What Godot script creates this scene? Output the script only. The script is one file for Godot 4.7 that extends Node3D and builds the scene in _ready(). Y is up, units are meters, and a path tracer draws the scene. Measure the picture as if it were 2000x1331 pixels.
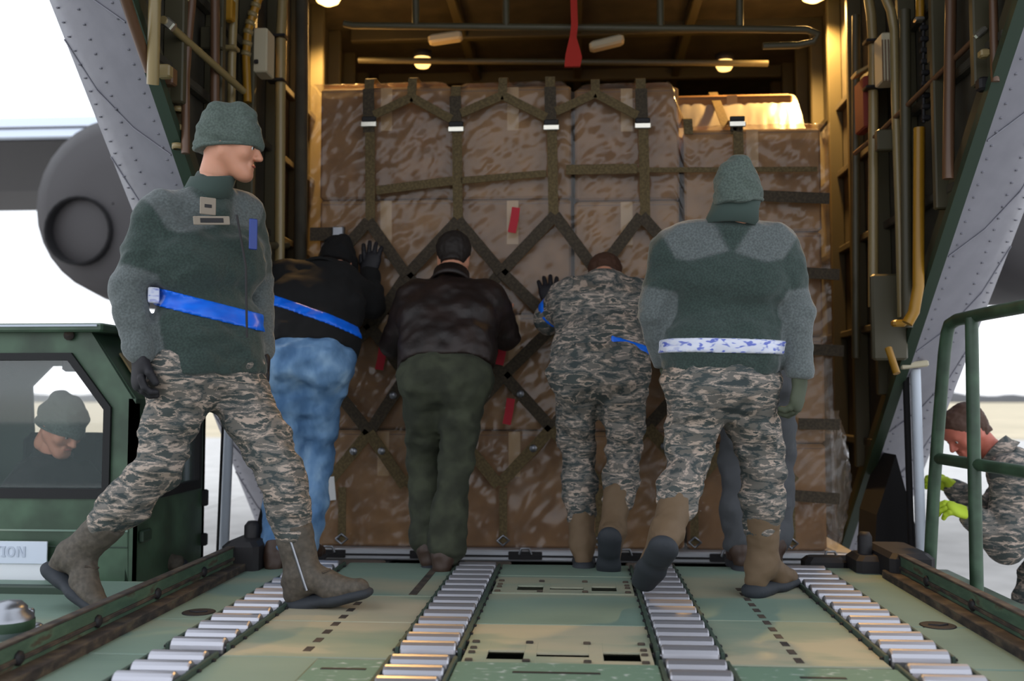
extends Node3D
# A cargo pallet is pushed from a loader deck into the back of a transport plane.
# Axes: -z runs along the loader into the plane, the loader deck is at y = 1.05, the ground at y = 0.

const DECK := 1.05
var names := {}
var mats := {}
var rng := RandomNumberGenerator.new()

func _ready():
	rng.seed = 7
	setup_view()
	make_materials()
	build_ground()
	build_plane()
	build_loader()
	build_cargo()
	build_people()

# ---------------------------------------------------------------- view and light
func setup_view():
	var cam := Camera3D.new()
	cam.name = "camera"
	add_child(cam)
	cam.position = Vector3(0, 1.785, 0)
	cam.rotation_order = EULER_ORDER_YXZ
	cam.rotation_degrees = Vector3(3.358, 3.908, 0)
	cam.fov = 38.62
	cam.near = 0.05
	cam.far = 2000.0
	cam.current = true
	var lens := CameraAttributesPhysical.new()
	lens.frustum_focal_length = 34.0
	lens.frustum_focus_distance = 3.5
	lens.exposure_aperture = 2.0
	cam.attributes = lens
	cam.fov = 38.62
	var sky_mat := ProceduralSkyMaterial.new()
	sky_mat.sky_top_color = Color(0.93, 0.96, 1.0)
	sky_mat.sky_horizon_color = Color(0.97, 0.98, 1.0)
	sky_mat.ground_bottom_color = Color(0.7, 0.69, 0.67)
	sky_mat.ground_horizon_color = Color(0.9, 0.89, 0.88)
	sky_mat.sun_angle_max = 1.0
	var sky := Sky.new()
	sky.sky_material = sky_mat
	var env := Environment.new()
	env.background_mode = Environment.BG_SKY
	env.sky = sky
	env.background_energy_multiplier = 2.1
	env.tonemap_mode = Environment.TONE_MAPPER_LINEAR
	env.tonemap_exposure = 0.85
	env.sdfgi_enabled = true
	env.ssao_enabled = true
	env.ssil_enabled = true
	var we := WorldEnvironment.new()
	we.name = "surroundings"
	we.environment = env
	add_child(we)

# ---------------------------------------------------------------- naming and tagging
func numbered(called: String) -> String:
	names[called] = names.get(called, -1) + 1
	return called if names[called] == 0 else "%s_%03d" % [called, names[called]]

func tag(o: Node, label: String, category: String, group := "", kind := ""):
	if label: o.set_meta("label", label)
	if category: o.set_meta("category", category)
	if group: o.set_meta("group", group)
	if kind: o.set_meta("kind", kind)

func thing(called: String, label: String, category: String, at := Vector3.ZERO, group := "") -> Node3D:
	var o := Node3D.new()
	o.name = numbered(called)
	add_child(o)
	o.position = at
	tag(o, label, category, group)
	return o

# a part: its mesh is given in world coordinates, the node sits at its thing's origin
func part(called: String, mesh: Mesh, material: Material, parent: Node) -> MeshInstance3D:
	var o := MeshInstance3D.new()
	o.name = called if parent != self else numbered(called)
	o.mesh = mesh
	o.material_override = material
	parent.add_child(o, true)
	if parent != self:
		o.position = -world_of(parent)
	return o

func world_of(n: Node) -> Vector3:
	var p := Vector3.ZERO
	while n != self:
		p += n.position
		n = n.get_parent()
	return p

func pin(o: Node3D, at: Vector3): # a shared mesh with its own origin, put at a world point
	o.position = at - world_of(o.get_parent())

# ---------------------------------------------------------------- mesh building
func begin() -> SurfaceTool:
	var st := SurfaceTool.new()
	st.begin(Mesh.PRIMITIVE_TRIANGLES)
	st.set_smooth_group(-1)
	return st

func done(st: SurfaceTool) -> ArrayMesh:
	st.generate_normals()
	return st.commit()

func quad(st: SurfaceTool, a: Vector3, b: Vector3, c: Vector3, d: Vector3):
	st.add_vertex(a); st.add_vertex(b); st.add_vertex(c)
	st.add_vertex(a); st.add_vertex(c); st.add_vertex(d)

# a box with chamfered edges
func bx(st: SurfaceTool, c: Vector3, s: Vector3, ch := 0.004, b := Basis.IDENTITY):
	var h := s * 0.5
	ch = minf(ch, minf(h.x, minf(h.y, h.z)) * 0.8)
	var loops := []
	for lv in [[-h.y, ch], [-h.y + ch, 0.0], [h.y - ch, 0.0], [h.y, ch]]:
		var x: float = h.x - lv[1]
		var z: float = h.z - lv[1]
		var l := []
		for q in [[x - ch, z], [x, z - ch], [x, -z + ch], [x - ch, -z], [-x + ch, -z], [-x, -z + ch], [-x, z - ch], [-x + ch, z]]:
			l.append(c + b * Vector3(q[0], lv[0], q[1]))
		loops.append(l)
	for k in 3:
		for i in 8:
			var j := (i + 1) % 8
			quad(st, loops[k][i], loops[k + 1][i], loops[k + 1][j], loops[k][j])
	for i in range(1, 7):
		st.add_vertex(loops[3][0]); st.add_vertex(loops[3][i + 1]); st.add_vertex(loops[3][i])
		st.add_vertex(loops[0][0]); st.add_vertex(loops[0][i]); st.add_vertex(loops[0][i + 1])

func box_mesh(c: Vector3, s: Vector3, ch := 0.004, b := Basis.IDENTITY) -> ArrayMesh:
	var st := begin()
	bx(st, c, s, ch, b)
	return done(st)

# box between two corners
func span(a: Vector3, b: Vector3, ch := 0.004) -> ArrayMesh:
	return box_mesh((a + b) * 0.5, (a - b).abs(), ch)

func frame_of(t: Vector3, hint := Vector3.UP) -> Basis: # y along t
	var y := t.normalized()
	var x := y.cross(hint)
	if x.length() < 0.01: x = y.cross(Vector3.RIGHT)
	x = x.normalized()
	return Basis(x, y, x.cross(y))

func tube(st: SurfaceTool, pts: Array, r, sides := 10, caps := true):
	var rings := []
	var n := pts.size()
	var last_x := Vector3.ZERO
	for i in n:
		var t: Vector3 = (pts[mini(i + 1, n - 1)] - pts[maxi(i - 1, 0)]).normalized()
		var fx: Vector3
		if last_x == Vector3.ZERO: fx = frame_of(t).x
		else: fx = (last_x - t * last_x.dot(t)).normalized()
		last_x = fx
		var fz := fx.cross(t)
		var rad: float = r[i] if r is Array else r
		var ring := []
		for k in sides:
			var a := TAU * k / sides
			ring.append(pts[i] + (fx * cos(a) + fz * sin(a)) * rad)
		rings.append(ring)
	st.set_smooth_group(1)
	for i in n - 1:
		for k in sides:
			var j := (k + 1) % sides
			quad(st, rings[i][k], rings[i][j], rings[i + 1][j], rings[i + 1][k])
	st.set_smooth_group(-1)
	if caps:
		for k in range(1, sides - 1):
			st.add_vertex(rings[0][0]); st.add_vertex(rings[0][k + 1]); st.add_vertex(rings[0][k])
			st.add_vertex(rings[n - 1][0]); st.add_vertex(rings[n - 1][k]); st.add_vertex(rings[n - 1][k + 1])

func tube_mesh(pts: Array, r, sides := 10) -> ArrayMesh:
	var st := begin()
	tube(st, pts, r, sides)
	return done(st)

# profile of [radius, height] turned about an axis
func lathe(st: SurfaceTool, at: Vector3, axis: Vector3, prof: Array, sides := 20, smooth := true):
	var f := frame_of(axis)
	var rings := []
	for p in prof:
		var ring := []
		for k in sides:
			var a := TAU * k / sides
			ring.append(at + f.y * p[1] + (f.x * cos(a) - f.z * sin(a)) * maxf(p[0], 0.0001))
		rings.append(ring)
	st.set_smooth_group(1 if smooth else -1)
	for i in prof.size() - 1:
		for k in sides:
			var j := (k + 1) % sides
			quad(st, rings[i][k], rings[i + 1][k], rings[i + 1][j], rings[i][j])
	st.set_smooth_group(-1)

func lathe_mesh(at: Vector3, axis: Vector3, prof: Array, sides := 20, smooth := true) -> ArrayMesh:
	var st := begin()
	lathe(st, at, axis, prof, sides, smooth)
	return done(st)

# polygon given by 2D points in the plane (u, v) through `at`, thick along w
func prism(st: SurfaceTool, at: Vector3, u: Vector3, v: Vector3, w: Vector3, poly: PackedVector2Array):
	var tri := Geometry2D.triangulate_polygon(poly)
	if u.cross(v).dot(w) < 0.0:
		at += w
		w = -w
	var a := []
	var b := []
	for p in poly:
		a.append(at + u * p.x + v * p.y)
		b.append(at + u * p.x + v * p.y + w)
	var n := poly.size()
	var cw := Geometry2D.is_polygon_clockwise(poly)
	for i in range(0, tri.size(), 3):
		var q := [tri[i], tri[i + 1], tri[i + 2]]
		var area := (poly[q[1]] - poly[q[0]]).cross(poly[q[2]] - poly[q[0]])
		if area < 0: q = [q[0], q[2], q[1]]
		for k in [0, 1, 2]: st.add_vertex(a[q[k]])
		for k in [0, 2, 1]: st.add_vertex(b[q[k]])
	for i in n:
		var j := (i + 1) % n
		if cw: quad(st, a[i], a[j], b[j], b[i])
		else: quad(st, a[i], b[i], b[j], a[j])

func prism_mesh(at: Vector3, u: Vector3, v: Vector3, w: Vector3, poly: PackedVector2Array) -> ArrayMesh:
	var st := begin()
	prism(st, at, u, v, w, poly)
	return done(st)

# a wall with an opening: two outlines with as many points each
func ring_prism(at: Vector3, u: Vector3, v: Vector3, w: Vector3, outer: Array, inner: Array) -> ArrayMesh:
	var st := begin()
	var n := outer.size()
	for i in n:
		var j := (i + 1) % n
		prism(st, at, u, v, w, PackedVector2Array([outer[i], outer[j], inner[j], inner[i]]))
	return done(st)

# flat webbing along a line, wide across it, thick along the normal
func strap_mesh(pts: Array, width: float, thick: float, normal: Vector3) -> ArrayMesh:
	var st := begin()
	var loops := []
	var n := pts.size()
	for i in n:
		var t: Vector3 = (pts[mini(i + 1, n - 1)] - pts[maxi(i - 1, 0)]).normalized()
		var side := t.cross(normal).normalized()
		var up := side.cross(t).normalized()
		var h := side * width * 0.5
		var k := up * thick * 0.5
		loops.append([pts[i] - h - k, pts[i] + h - k, pts[i] + h + k, pts[i] - h + k])
	for i in n - 1:
		for k in 4:
			var j := (k + 1) % 4
			quad(st, loops[i][k], loops[i][j], loops[i + 1][j], loops[i + 1][k])
	quad(st, loops[0][0], loops[0][3], loops[0][2], loops[0][1])
	quad(st, loops[n - 1][0], loops[n - 1][1], loops[n - 1][2], loops[n - 1][3])
	return done(st)

# smooth surface through a grid of points
func sheet_mesh(g: Array, two_sided_thick := 0.0) -> ArrayMesh:
	var st := begin()
	st.set_smooth_group(1)
	for i in g.size() - 1:
		for j in g[i].size() - 1:
			quad(st, g[i][j], g[i][j + 1], g[i + 1][j + 1], g[i + 1][j])
	return done(st)

# ---------------------------------------------------------------- materials
func fast(kind: int, freq: float, sd: int, oct := 3, warp := 0.0) -> FastNoiseLite:
	var n := FastNoiseLite.new()
	n.noise_type = kind
	n.frequency = freq
	n.seed = sd
	n.fractal_octaves = oct
	if oct == 1: n.fractal_type = FastNoiseLite.FRACTAL_NONE
	if warp > 0.0:
		n.domain_warp_enabled = true
		n.domain_warp_amplitude = warp
		n.domain_warp_frequency = freq * 1.5
	return n

func noise_tex(n: FastNoiseLite, colors: Array, stops: Array, size := 512, hard := false) -> NoiseTexture2D:
	var t := NoiseTexture2D.new()
	t.width = size
	t.height = size
	t.seamless = true
	t.noise = n
	t.normalize = true
	if colors:
		var r := Gradient.new()
		r.colors = PackedColorArray(colors)
		r.offsets = PackedFloat32Array(stops)
		if hard: r.interpolation_mode = Gradient.GRADIENT_INTERPOLATE_CONSTANT
		t.color_ramp = r
	return t

func mat(called: String, color: Color, rough := 0.8, metal := 0.0) -> StandardMaterial3D:
	var m := StandardMaterial3D.new()
	m.resource_name = called
	m.albedo_color = color
	m.roughness = rough
	m.metallic = metal
	mats[called] = m
	return m

func textured(m: StandardMaterial3D, t: Texture2D, sc: Vector3, bump: Texture2D = null, cm := 0.0, world := true):
	m.albedo_texture = t
	m.uv1_triplanar = true
	m.uv1_world_triplanar = world
	m.uv1_scale = sc
	m.uv1_triplanar_sharpness = 6.0
	if bump:
		m.heightmap_enabled = true
		m.heightmap_texture = bump
		m.heightmap_scale = cm

func c8(r: int, g: int, b: int) -> Color:
	return Color8(r, g, b)

func make_materials():
	var soft := fast(FastNoiseLite.TYPE_SIMPLEX_SMOOTH, 0.012, 3, 4)
	var fine := fast(FastNoiseLite.TYPE_SIMPLEX_SMOOTH, 0.05, 5, 4)
	var grain := noise_tex(fine, [c8(205, 205, 205), c8(255, 255, 255)], [0.2, 0.8])
	var patch := noise_tex(soft, [c8(185, 185, 185), c8(255, 255, 255)], [0.25, 0.75])
	var weave := noise_tex(fast(FastNoiseLite.TYPE_CELLULAR, 0.16, 9, 1), [], [], 256)
	var folds := noise_tex(fast(FastNoiseLite.TYPE_SIMPLEX_SMOOTH, 0.009, 21, 3, 20.0), [], [])
	# loader paint: green, worn to a tan primer in patches with outlines of their own
	var worn := noise_tex(fast(FastNoiseLite.TYPE_SIMPLEX_SMOOTH, 0.006, 14, 5, 25.0), [c8(104, 126, 115), c8(118, 140, 127), c8(126, 146, 132), c8(148, 150, 130), c8(168, 158, 134)], [0.0, 0.3, 0.6, 0.76, 1.0])
	var m := mat("deck_paint", Color.WHITE, 0.55)
	textured(m, worn, Vector3(0.16, 0.5, 0.4), grain, 0.12)
	m.metallic_specular = 0.4
	m = mat("deck_tan", Color.WHITE, 0.6)
	textured(m, noise_tex(fast(FastNoiseLite.TYPE_SIMPLEX_SMOOTH, 0.006, 19, 5, 25.0), [c8(118, 138, 122), c8(140, 148, 128), c8(164, 160, 136), c8(178, 167, 142)], [0.1, 0.4, 0.5, 0.9]), Vector3(0.25, 0.5, 0.6), grain, 0.12)
	m = mat("tread_paint", Color.WHITE, 0.7)
	textured(m, noise_tex(fast(FastNoiseLite.TYPE_CELLULAR, 0.05, 4, 1), [c8(98, 128, 110), c8(98, 128, 110), c8(168, 178, 174)], [0.0, 0.62, 0.8]), Vector3(1.2, 2, 3.0))
	m = mat("green_paint", c8(66, 92, 70), 0.45)
	textured(m, patch, Vector3(0.8, 0.8, 0.8))
	m = mat("dark_green_paint", c8(44, 62, 48), 0.5)
	m = mat("cab_green", c8(74, 100, 78), 0.4)
	textured(m, patch, Vector3(0.5, 0.5, 0.5))
	m = mat("rust_green", Color.WHITE, 0.75)
	textured(m, noise_tex(fast(FastNoiseLite.TYPE_SIMPLEX_SMOOTH, 0.012, 31, 5, 15.0), [c8(62, 84, 66), c8(78, 100, 78), c8(70, 66, 50), c8(84, 56, 44)], [0.3, 0.66, 0.8, 0.95]), Vector3(0.8, 2.5, 0.8), grain, 0.2)
	m = mat("rust", Color.WHITE, 0.85)
	textured(m, noise_tex(fast(FastNoiseLite.TYPE_SIMPLEX_SMOOTH, 0.02, 33, 5, 15.0), [c8(36, 31, 29), c8(60, 51, 45), c8(88, 74, 58), c8(84, 84, 72)], [0.1, 0.45, 0.75, 0.95]), Vector3(0.9, 2, 0.9), grain, 0.2)
	m = mat("roller_steel", c8(182, 181, 188), 0.36, 0.8)
	m = mat("tray_dark", c8(58, 74, 64), 0.6)
	m = mat("steel", c8(150, 152, 158), 0.35, 0.9)
	m = mat("black_rubber", c8(22, 22, 24), 0.7)
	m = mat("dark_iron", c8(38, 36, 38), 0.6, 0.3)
	m = mat("well_paint", c8(64, 76, 66), 0.8)
	m = mat("pallet_alloy", c8(214, 216, 222), 0.4, 0.5)
	m = mat("white_sign", c8(232, 234, 238), 0.5)
	m = mat("sign_blue", c8(214, 222, 236), 0.5)
	m = mat("sign_print", c8(190, 198, 214), 0.5)
	m = mat("glass", Color(0.55, 0.66, 0.66, 0.06), 0.03)
	m.transparency = BaseMaterial3D.TRANSPARENCY_ALPHA
	# plane
	m = mat("skin_grey", Color.WHITE, 0.5)
	textured(m, noise_tex(fast(FastNoiseLite.TYPE_SIMPLEX_SMOOTH, 0.02, 41, 4), [c8(116, 115, 124), c8(128, 127, 136)], [0.2, 0.8]), Vector3(0.5, 1.2, 0.5))
	m = mat("wing_pale", c8(196, 204, 216), 0.5)
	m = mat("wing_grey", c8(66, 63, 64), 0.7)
	m = mat("exhaust_soot", c8(14, 12, 14), 0.95)
	m = mat("lining", Color.WHITE, 0.8)
	textured(m, noise_tex(soft, [c8(50, 46, 37), c8(66, 61, 48)], [0.2, 0.8]), Vector3(0.7, 0.7, 0.7))
	m = mat("rib_olive", c8(72, 67, 48), 0.5)
	m = mat("tube_cream", c8(140, 122, 82), 0.32)
	m = mat("tube_yellow", c8(158, 114, 24), 0.4)
	m = mat("tube_brown", c8(96, 68, 48), 0.4)
	m = mat("box_cream", c8(186, 176, 150), 0.55)
	m = mat("red_cloth", c8(170, 34, 20), 0.8)
	m = mat("metal_bright", c8(220, 214, 200), 0.25, 0.9)
	# cargo
	m = mat("cardboard", Color.WHITE, 0.8)
	textured(m, noise_tex(soft, [c8(126, 92, 56), c8(146, 108, 68)], [0.2, 0.8]), Vector3(0.8, 0.8, 0.8))
	m = mat("cardboard_dark", Color.WHITE, 0.8)
	textured(m, noise_tex(soft, [c8(116, 83, 50), c8(136, 99, 62)], [0.2, 0.8]), Vector3(0.8, 0.8, 0.8))
	m = mat("box_tape", c8(166, 132, 88), 0.4)
	m = mat("plastic_wrap", Color(0.9, 0.88, 0.86, 0.03), 0.18)
	m.metallic_specular = 0.42
	m.transparency = BaseMaterial3D.TRANSPARENCY_ALPHA
	m = mat("plastic_lit_top", Color(0.88, 0.86, 0.82, 0.42), 0.3)  # whiter copy of the wrap, its tone stands for lamp glow
	m.transparency = BaseMaterial3D.TRANSPARENCY_ALPHA
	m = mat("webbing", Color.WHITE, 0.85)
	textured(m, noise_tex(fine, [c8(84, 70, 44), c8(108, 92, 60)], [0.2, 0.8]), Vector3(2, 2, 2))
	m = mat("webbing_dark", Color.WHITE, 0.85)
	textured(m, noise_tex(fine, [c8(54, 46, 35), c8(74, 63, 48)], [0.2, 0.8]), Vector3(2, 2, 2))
	m = mat("red_tag", c8(176, 26, 44), 0.7)
	m = mat("white_tag", c8(226, 226, 226), 0.5)
	# clothes
	var camo := noise_tex(fast(FastNoiseLite.TYPE_SIMPLEX_SMOOTH, 0.011, 77, 3, 40.0),
		[c8(64, 70, 68), c8(172, 154, 140), c8(102, 98, 92), c8(60, 68, 68), c8(114, 109, 103), c8(174, 157, 144), c8(100, 97, 92), c8(54, 62, 63)],
		[0.0, 0.26, 0.33, 0.44, 0.52, 0.62, 0.68, 0.80], 1024, true)
	m = mat("camo", Color.WHITE, 0.9)
	textured(m, camo, Vector3(0.42, 1.35, 0.42), folds, 1.2, false)
	m.uv1_triplanar_sharpness = 20.0
	m = mat("fleece", Color.WHITE, 1.0)
	m.vertex_color_use_as_albedo = true
	textured(m, grain, Vector3(3.5, 3.5, 3.5), weave, 0.05, false)
	m.rim_enabled = true
	m.rim = 0.5
	m.rim_tint = 0.6
	m = mat("fleece_plain", c8(62, 76, 71), 1.0)
	m.rim_enabled = true
	m.rim = 0.5
	m = mat("beanie", c8(94, 106, 99), 1.0)
	textured(m, grain, Vector3(3.5, 3.5, 3.5), weave, 0.05, false)
	m.rim_enabled = true
	m.rim = 0.5
	m = mat("skin", c8(206, 146, 118), 0.5)
	m.subsurf_scatter_enabled = true
	m.subsurf_scatter_strength = 0.1
	m = mat("skin_flushed", c8(190, 106, 88), 0.55)
	m = mat("panel_red", c8(112, 36, 24), 0.7)
	m = mat("hair_dark", c8(30, 22, 18), 0.7)
	m = mat("hair_brown", c8(70, 44, 30), 0.7)
	m = mat("glove_black", c8(24, 22, 28), 0.65)
	m = mat("glove_sage", c8(76, 82, 66), 0.85)
	m = mat("glove_neon", c8(176, 200, 44), 0.7)
	m = mat("boot_sage", Color.WHITE, 0.75)
	textured(m, noise_tex(fine, [c8(70, 64, 56), c8(90, 82, 72)], [0.2, 0.8]), Vector3(1.5, 1.5, 1.5), weave, 0.1, false)
	m = mat("boot_tan", c8(104, 84, 62), 0.75)
	m = mat("sole", c8(42, 46, 52), 0.75)
	m = mat("shoe_brown", c8(62, 44, 34), 0.5)
	m = mat("denim", Color.WHITE, 0.9)
	textured(m, noise_tex(soft, [c8(74, 110, 150), c8(110, 146, 184), c8(150, 180, 208)], [0.2, 0.6, 0.95]), Vector3(1.2, 0.7, 1.2), folds, 1.0, false)
	m = mat("black_cloth", c8(15, 14, 15), 0.95)
	m = mat("leather", c8(38, 24, 20), 0.55)
	textured(m, patch, Vector3(1, 1, 1), folds, 0.8, false)
	m = mat("flight_green", c8(62, 66, 50), 0.9)
	textured(m, patch, Vector3(1, 1, 1), folds, 0.8, false)
	m = mat("slate_cloth", c8(74, 76, 80), 0.9)
	m = mat("tee_tan", c8(190, 172, 150), 0.9)
	m = mat("belt_blue", c8(8, 112, 240), 0.4)
	textured(m, noise_tex(soft, [c8(215, 222, 240), c8(255, 255, 255)], [0.2, 0.8]), Vector3(2, 4, 2), null, 0.0, false)
	m = mat("belt_white", Color.WHITE, 0.4)
	textured(m, noise_tex(fast(FastNoiseLite.TYPE_SIMPLEX_SMOOTH, 0.03, 51, 2), [c8(226, 226, 236), c8(214, 218, 236), c8(96, 110, 196)], [0.0, 0.6, 0.75]), Vector3(1.5, 3, 1.5), null, 0.0, false)
	m = mat("patch_tan", c8(150, 138, 124), 0.9)
	m = mat("print_dark", c8(52, 50, 52), 0.9)
	m = mat("badge_blue", c8(44, 66, 140), 0.5)
	m = mat("eye_white", c8(220, 216, 210), 0.3)
	m = mat("lace", c8(70, 62, 54), 0.8)
	m = mat("concrete", Color.WHITE, 0.9)
	textured(m, noise_tex(soft, [c8(186, 182, 177), c8(202, 198, 193)], [0.2, 0.8]), Vector3(0.2, 0.2, 0.2))
	m = mat("concrete_joint", c8(120, 118, 116), 0.9)
	m = mat("dry_grass", Color.WHITE, 0.95)
	textured(m, noise_tex(soft, [c8(186, 172, 144), c8(206, 190, 160)], [0.2, 0.8]), Vector3(0.02, 0.02, 0.02))
	m = mat("far_trees", c8(96, 96, 98), 0.9)

# ---------------------------------------------------------------- setting
func build_ground():
	var g := part("ground", span(Vector3(-400, -0.30, -420), Vector3(400, -0.04, 60), 0.0), mats.concrete_joint, self)
	tag(g, "pale concrete apron beyond and below the loader", "", "", "structure")
	var slab := box_mesh(Vector3.ZERO, Vector3(5.96, 0.06, 5.96), 0.01)
	for i in range(-7, 9):
		for k in range(0, 9):
			var s := part("slab", slab, mats.concrete, g)
			pin(s, Vector3(i * 6.0 - 3.0, -0.03, 8.4 - k * 6.0))
	var far := part("grass_field", span(Vector3(-380, -0.05, -400), Vector3(380, -0.005, -43.0), 0.0), mats.dry_grass, self)
	tag(far, "dry tan grass field beyond the concrete apron", "", "", "structure")
	# a low band of trees along the horizon
	var n := fast(FastNoiseLite.TYPE_SIMPLEX_SMOOTH, 0.05, 8, 4)
	var rows := []
	for j in 4:
		var row := []
		for i in 261:
			var x := -390.0 + i * 3.0
			var h := 3.2 + 2.4 * n.get_noise_2d(x, 0.0)
			row.append(Vector3(x, [0.0, h * 0.8, h, 0.0][j], [-350.0, -350.5, -354.0, -358.0][j]))
		rows.append(row)
	var t := part("tree_line", sheet_mesh(rows), mats.far_trees, self)
	tag(t, "low grey line of trees along the far horizon", "trees", "", "stuff")

# ---------------------------------------------------------------- the transport plane
func edge_y(z: float) -> float: # height of the lower cut edge of the fuselage side
	return 0.97 + clampf((z + 5.75) / 2.3, -0.3, 3.0) * 2.115

func build_plane():
	var pl := thing("cargo_plane", "grey military transport plane with open rear cargo bay and lowered ramp", "airplane", Vector3(0, 0, -8))
	# outer skin, one side at a time: cut edge, curved lower flank, side, roof
	for s in [-1.0, 1.0]:
		var ww := 1.0 if s > 0 else 1.05
		var rows := []
		var z := -16.0
		while z < 3.0:  # tail end out of view, extended to shade the deck
			var y := edge_y(z)
			var up := maxf(4.6, y + 0.9)
			var row := []
			var taper := clampf((z + 3.0) / 4.0, 0.0, 1.0) * 0.5
			for q in [[1.56, y], [1.72, y + 0.12], [1.87, y + 0.28], [2.01, y + 0.5], [2.1, y + 0.8], [2.1, up - 0.4], [1.8, up + 0.2], [1.2, up + 0.5], [0.0, up + 0.7]]:
				row.append(Vector3(s * (q[0] - taper * q[0] * 0.4) * ww, q[1], z))
			if s < 0: row.reverse()
			rows.append(row)
			z += 0.3
		var sk := part("fuselage_skin", sheet_mesh(rows), mats.skin_grey, pl)
		sk.set_meta("label", "grey riveted outer skin of the fuselage side")
		# rivet rows on the lower flank
		var rv := begin()
		for c in [[1.60, 0.03], [1.79, 0.19], [1.94, 0.38]]:
			for i in 90:
				var zz := -6.4 + i * 0.045
				bx(rv, Vector3(s * ww * c[0], edge_y(zz) + c[1] - 0.002, zz), Vector3(0.012, 0.006, 0.012), 0.002)
		var rp := part("rivets", done(rv), mats.skin_grey, pl)
		rp.set_meta("kind", "stuff")
		# panel seams across the flank
		for i in 9:
			var zz := -5.9 + i * 0.42
			var y := edge_y(zz)
			part("skin_seam", strap_mesh([Vector3(s * ww * 1.57, y + 0.006, zz), Vector3(s * ww * 1.72, y + 0.118, zz), Vector3(s * ww * 1.87, y + 0.277, zz), Vector3(s * ww * 2.01, y + 0.497, zz)], 0.012, 0.004, Vector3(s * 0.7, -0.7, 0)), mats.skin_grey, pl)
		# dark rim along the cut edge
		part("edge_rim", strap_mesh([Vector3(s * ww * 1.535, edge_y(-6.4) + 0.02, -6.4), Vector3(s * ww * 1.535, edge_y(-5.75) + 0.02, -5.75), Vector3(s * ww * 1.535, edge_y(-4.0) + 0.02, -4.0), Vector3(s * ww * 1.535, edge_y(-2.0) + 0.02, -2.0)], 0.05, 0.04, Vector3(0, 0.73, -0.68)), mats.dark_green_paint, pl)
		part("door_seal", strap_mesh([Vector3(s * ww * 1.545, edge_y(-5.75) + 0.1, -5.75), Vector3(s * ww * 1.545, edge_y(-4.0) + 0.1, -4.0), Vector3(s * ww * 1.545, edge_y(-2.0) + 0.1, -2.0)], 0.14, 0.02, Vector3(-s, 0, 0)), mats.rib_olive, pl)
		# inner lining of the wall
		var poly := PackedVector2Array([Vector2(-14, 0.9), Vector2(-5.8, 0.95), Vector2(-5.75, 1.02), Vector2(-1.6, edge_y(-1.6) + 0.05), Vector2(-1.6, 5.6), Vector2(-5.0, 4.35), Vector2(-14, 4.35)])
		var w := part("wall_lining", prism_mesh(Vector3(s * ww * 1.57, 0, 0), Vector3(0, 0, 1), Vector3.UP, Vector3(s * 0.03, 0, 0), poly), mats.lining, pl)
		w.set_meta("label", "dark quilted lining of the cargo bay wall")
		# ribs and stringers
		for i in 15:
			var zz := -3.3 - i * 0.42
			var y0 := maxf(edge_y(zz) + 0.12, 1.0)
			part("rib", span(Vector3(s * ww * 1.49, y0, zz - 0.022), Vector3(s * ww * 1.57, 4.22, zz + 0.022), 0.006), mats.rib_olive, pl)
		for yy in [1.55, 2.15, 2.65, 3.1, 3.5]:
			var z1: float = -5.75 + (yy - 0.97) / 2.115 * 2.3 - 0.12
			part("stringer", span(Vector3(s * ww * 1.53, yy - 0.02, -9.5), Vector3(s * ww * 1.57, yy + 0.02, z1), 0.006), mats.lining, pl)
	# roof of the bay, bulkhead, floor, ramp
	part("bay_ceiling", span(Vector3(-1.68, 4.22, -14), Vector3(1.6, 4.29, -4.4), 0.01), mats.lining, pl)
	var rd := part("raised_door", prism_mesh(Vector3(-1.6, 0, 0), Vector3(0, 0, 1), Vector3.UP, Vector3(3.2, 0, 0), PackedVector2Array([Vector2(-4.45, 4.22), Vector2(-4.45, 4.30), Vector2(2.4, 6.1), Vector2(2.4, 6.0)])), mats.lining, pl)  # unseen, lengthened aft to hold sky light off the deck
	rd.set_meta("label", "upper cargo door swung up under the tail")
	part("bulkhead", span(Vector3(-1.65, 0.93, -14.0), Vector3(1.57, 4.22, -13.9), 0.01), mats.lining, pl)
	part("bay_floor", span(Vector3(-1.65, 0.78, -14.0), Vector3(1.57, 0.93, -6.3), 0.01), mats.rib_olive, pl)
	part("ramp", span(Vector3(-1.5, 0.80, -6.28), Vector3(1.5, 0.93, -4.55), 0.02), mats.rib_olive, pl)
	for x in [-1.0, -0.4, 0.4, 1.0]:
		part("ramp_roller_rail", span(Vector3(x - 0.05, 0.925, -6.9), Vector3(x + 0.05, 0.958, -4.57), 0.004), mats.dark_iron, pl)
	# ceiling beams and the long transverse tube
	for i in 9:
		var zz := -5.35 - i * 0.9
		part("ceiling_beam", span(Vector3(-1.5, 4.14, zz - 0.03), Vector3(1.5, 4.23, zz + 0.03), 0.008), mats.rib_olive, pl)
	for x in [-0.75, 0.0, 0.72]:
		part("ceiling_stringer", span(Vector3(x - 0.03, 4.15, -12), Vector3(x + 0.03, 4.23, -4.5), 0.008), mats.rib_olive, pl)
	part("ceiling_tube", tube_mesh([Vector3(-1.238, 3.775, -5.000), Vector3(-1.188, 3.762, -5.000), Vector3(1.178, 3.678, -5.000), Vector3(1.237, 3.655, -5.000), Vector3(1.221, 3.620, -5.020), Vector3(1.145, 3.609, -5.030), Vector3(0.962, 3.608, -5.030)], 0.019, 10), mats.rib_olive, pl)
	part("ceiling_tube", tube_mesh([Vector3(-1.367, 3.895, -5.900), Vector3(1.158, 3.815, -5.900)], 0.02, 8), mats.rib_olive, pl)
	part("hanger", tube_mesh([Vector3(-0.853, 3.748, -5.000), Vector3(-0.854, 3.976, -5.000)], 0.02, 8), mats.rib_olive, pl)
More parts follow.
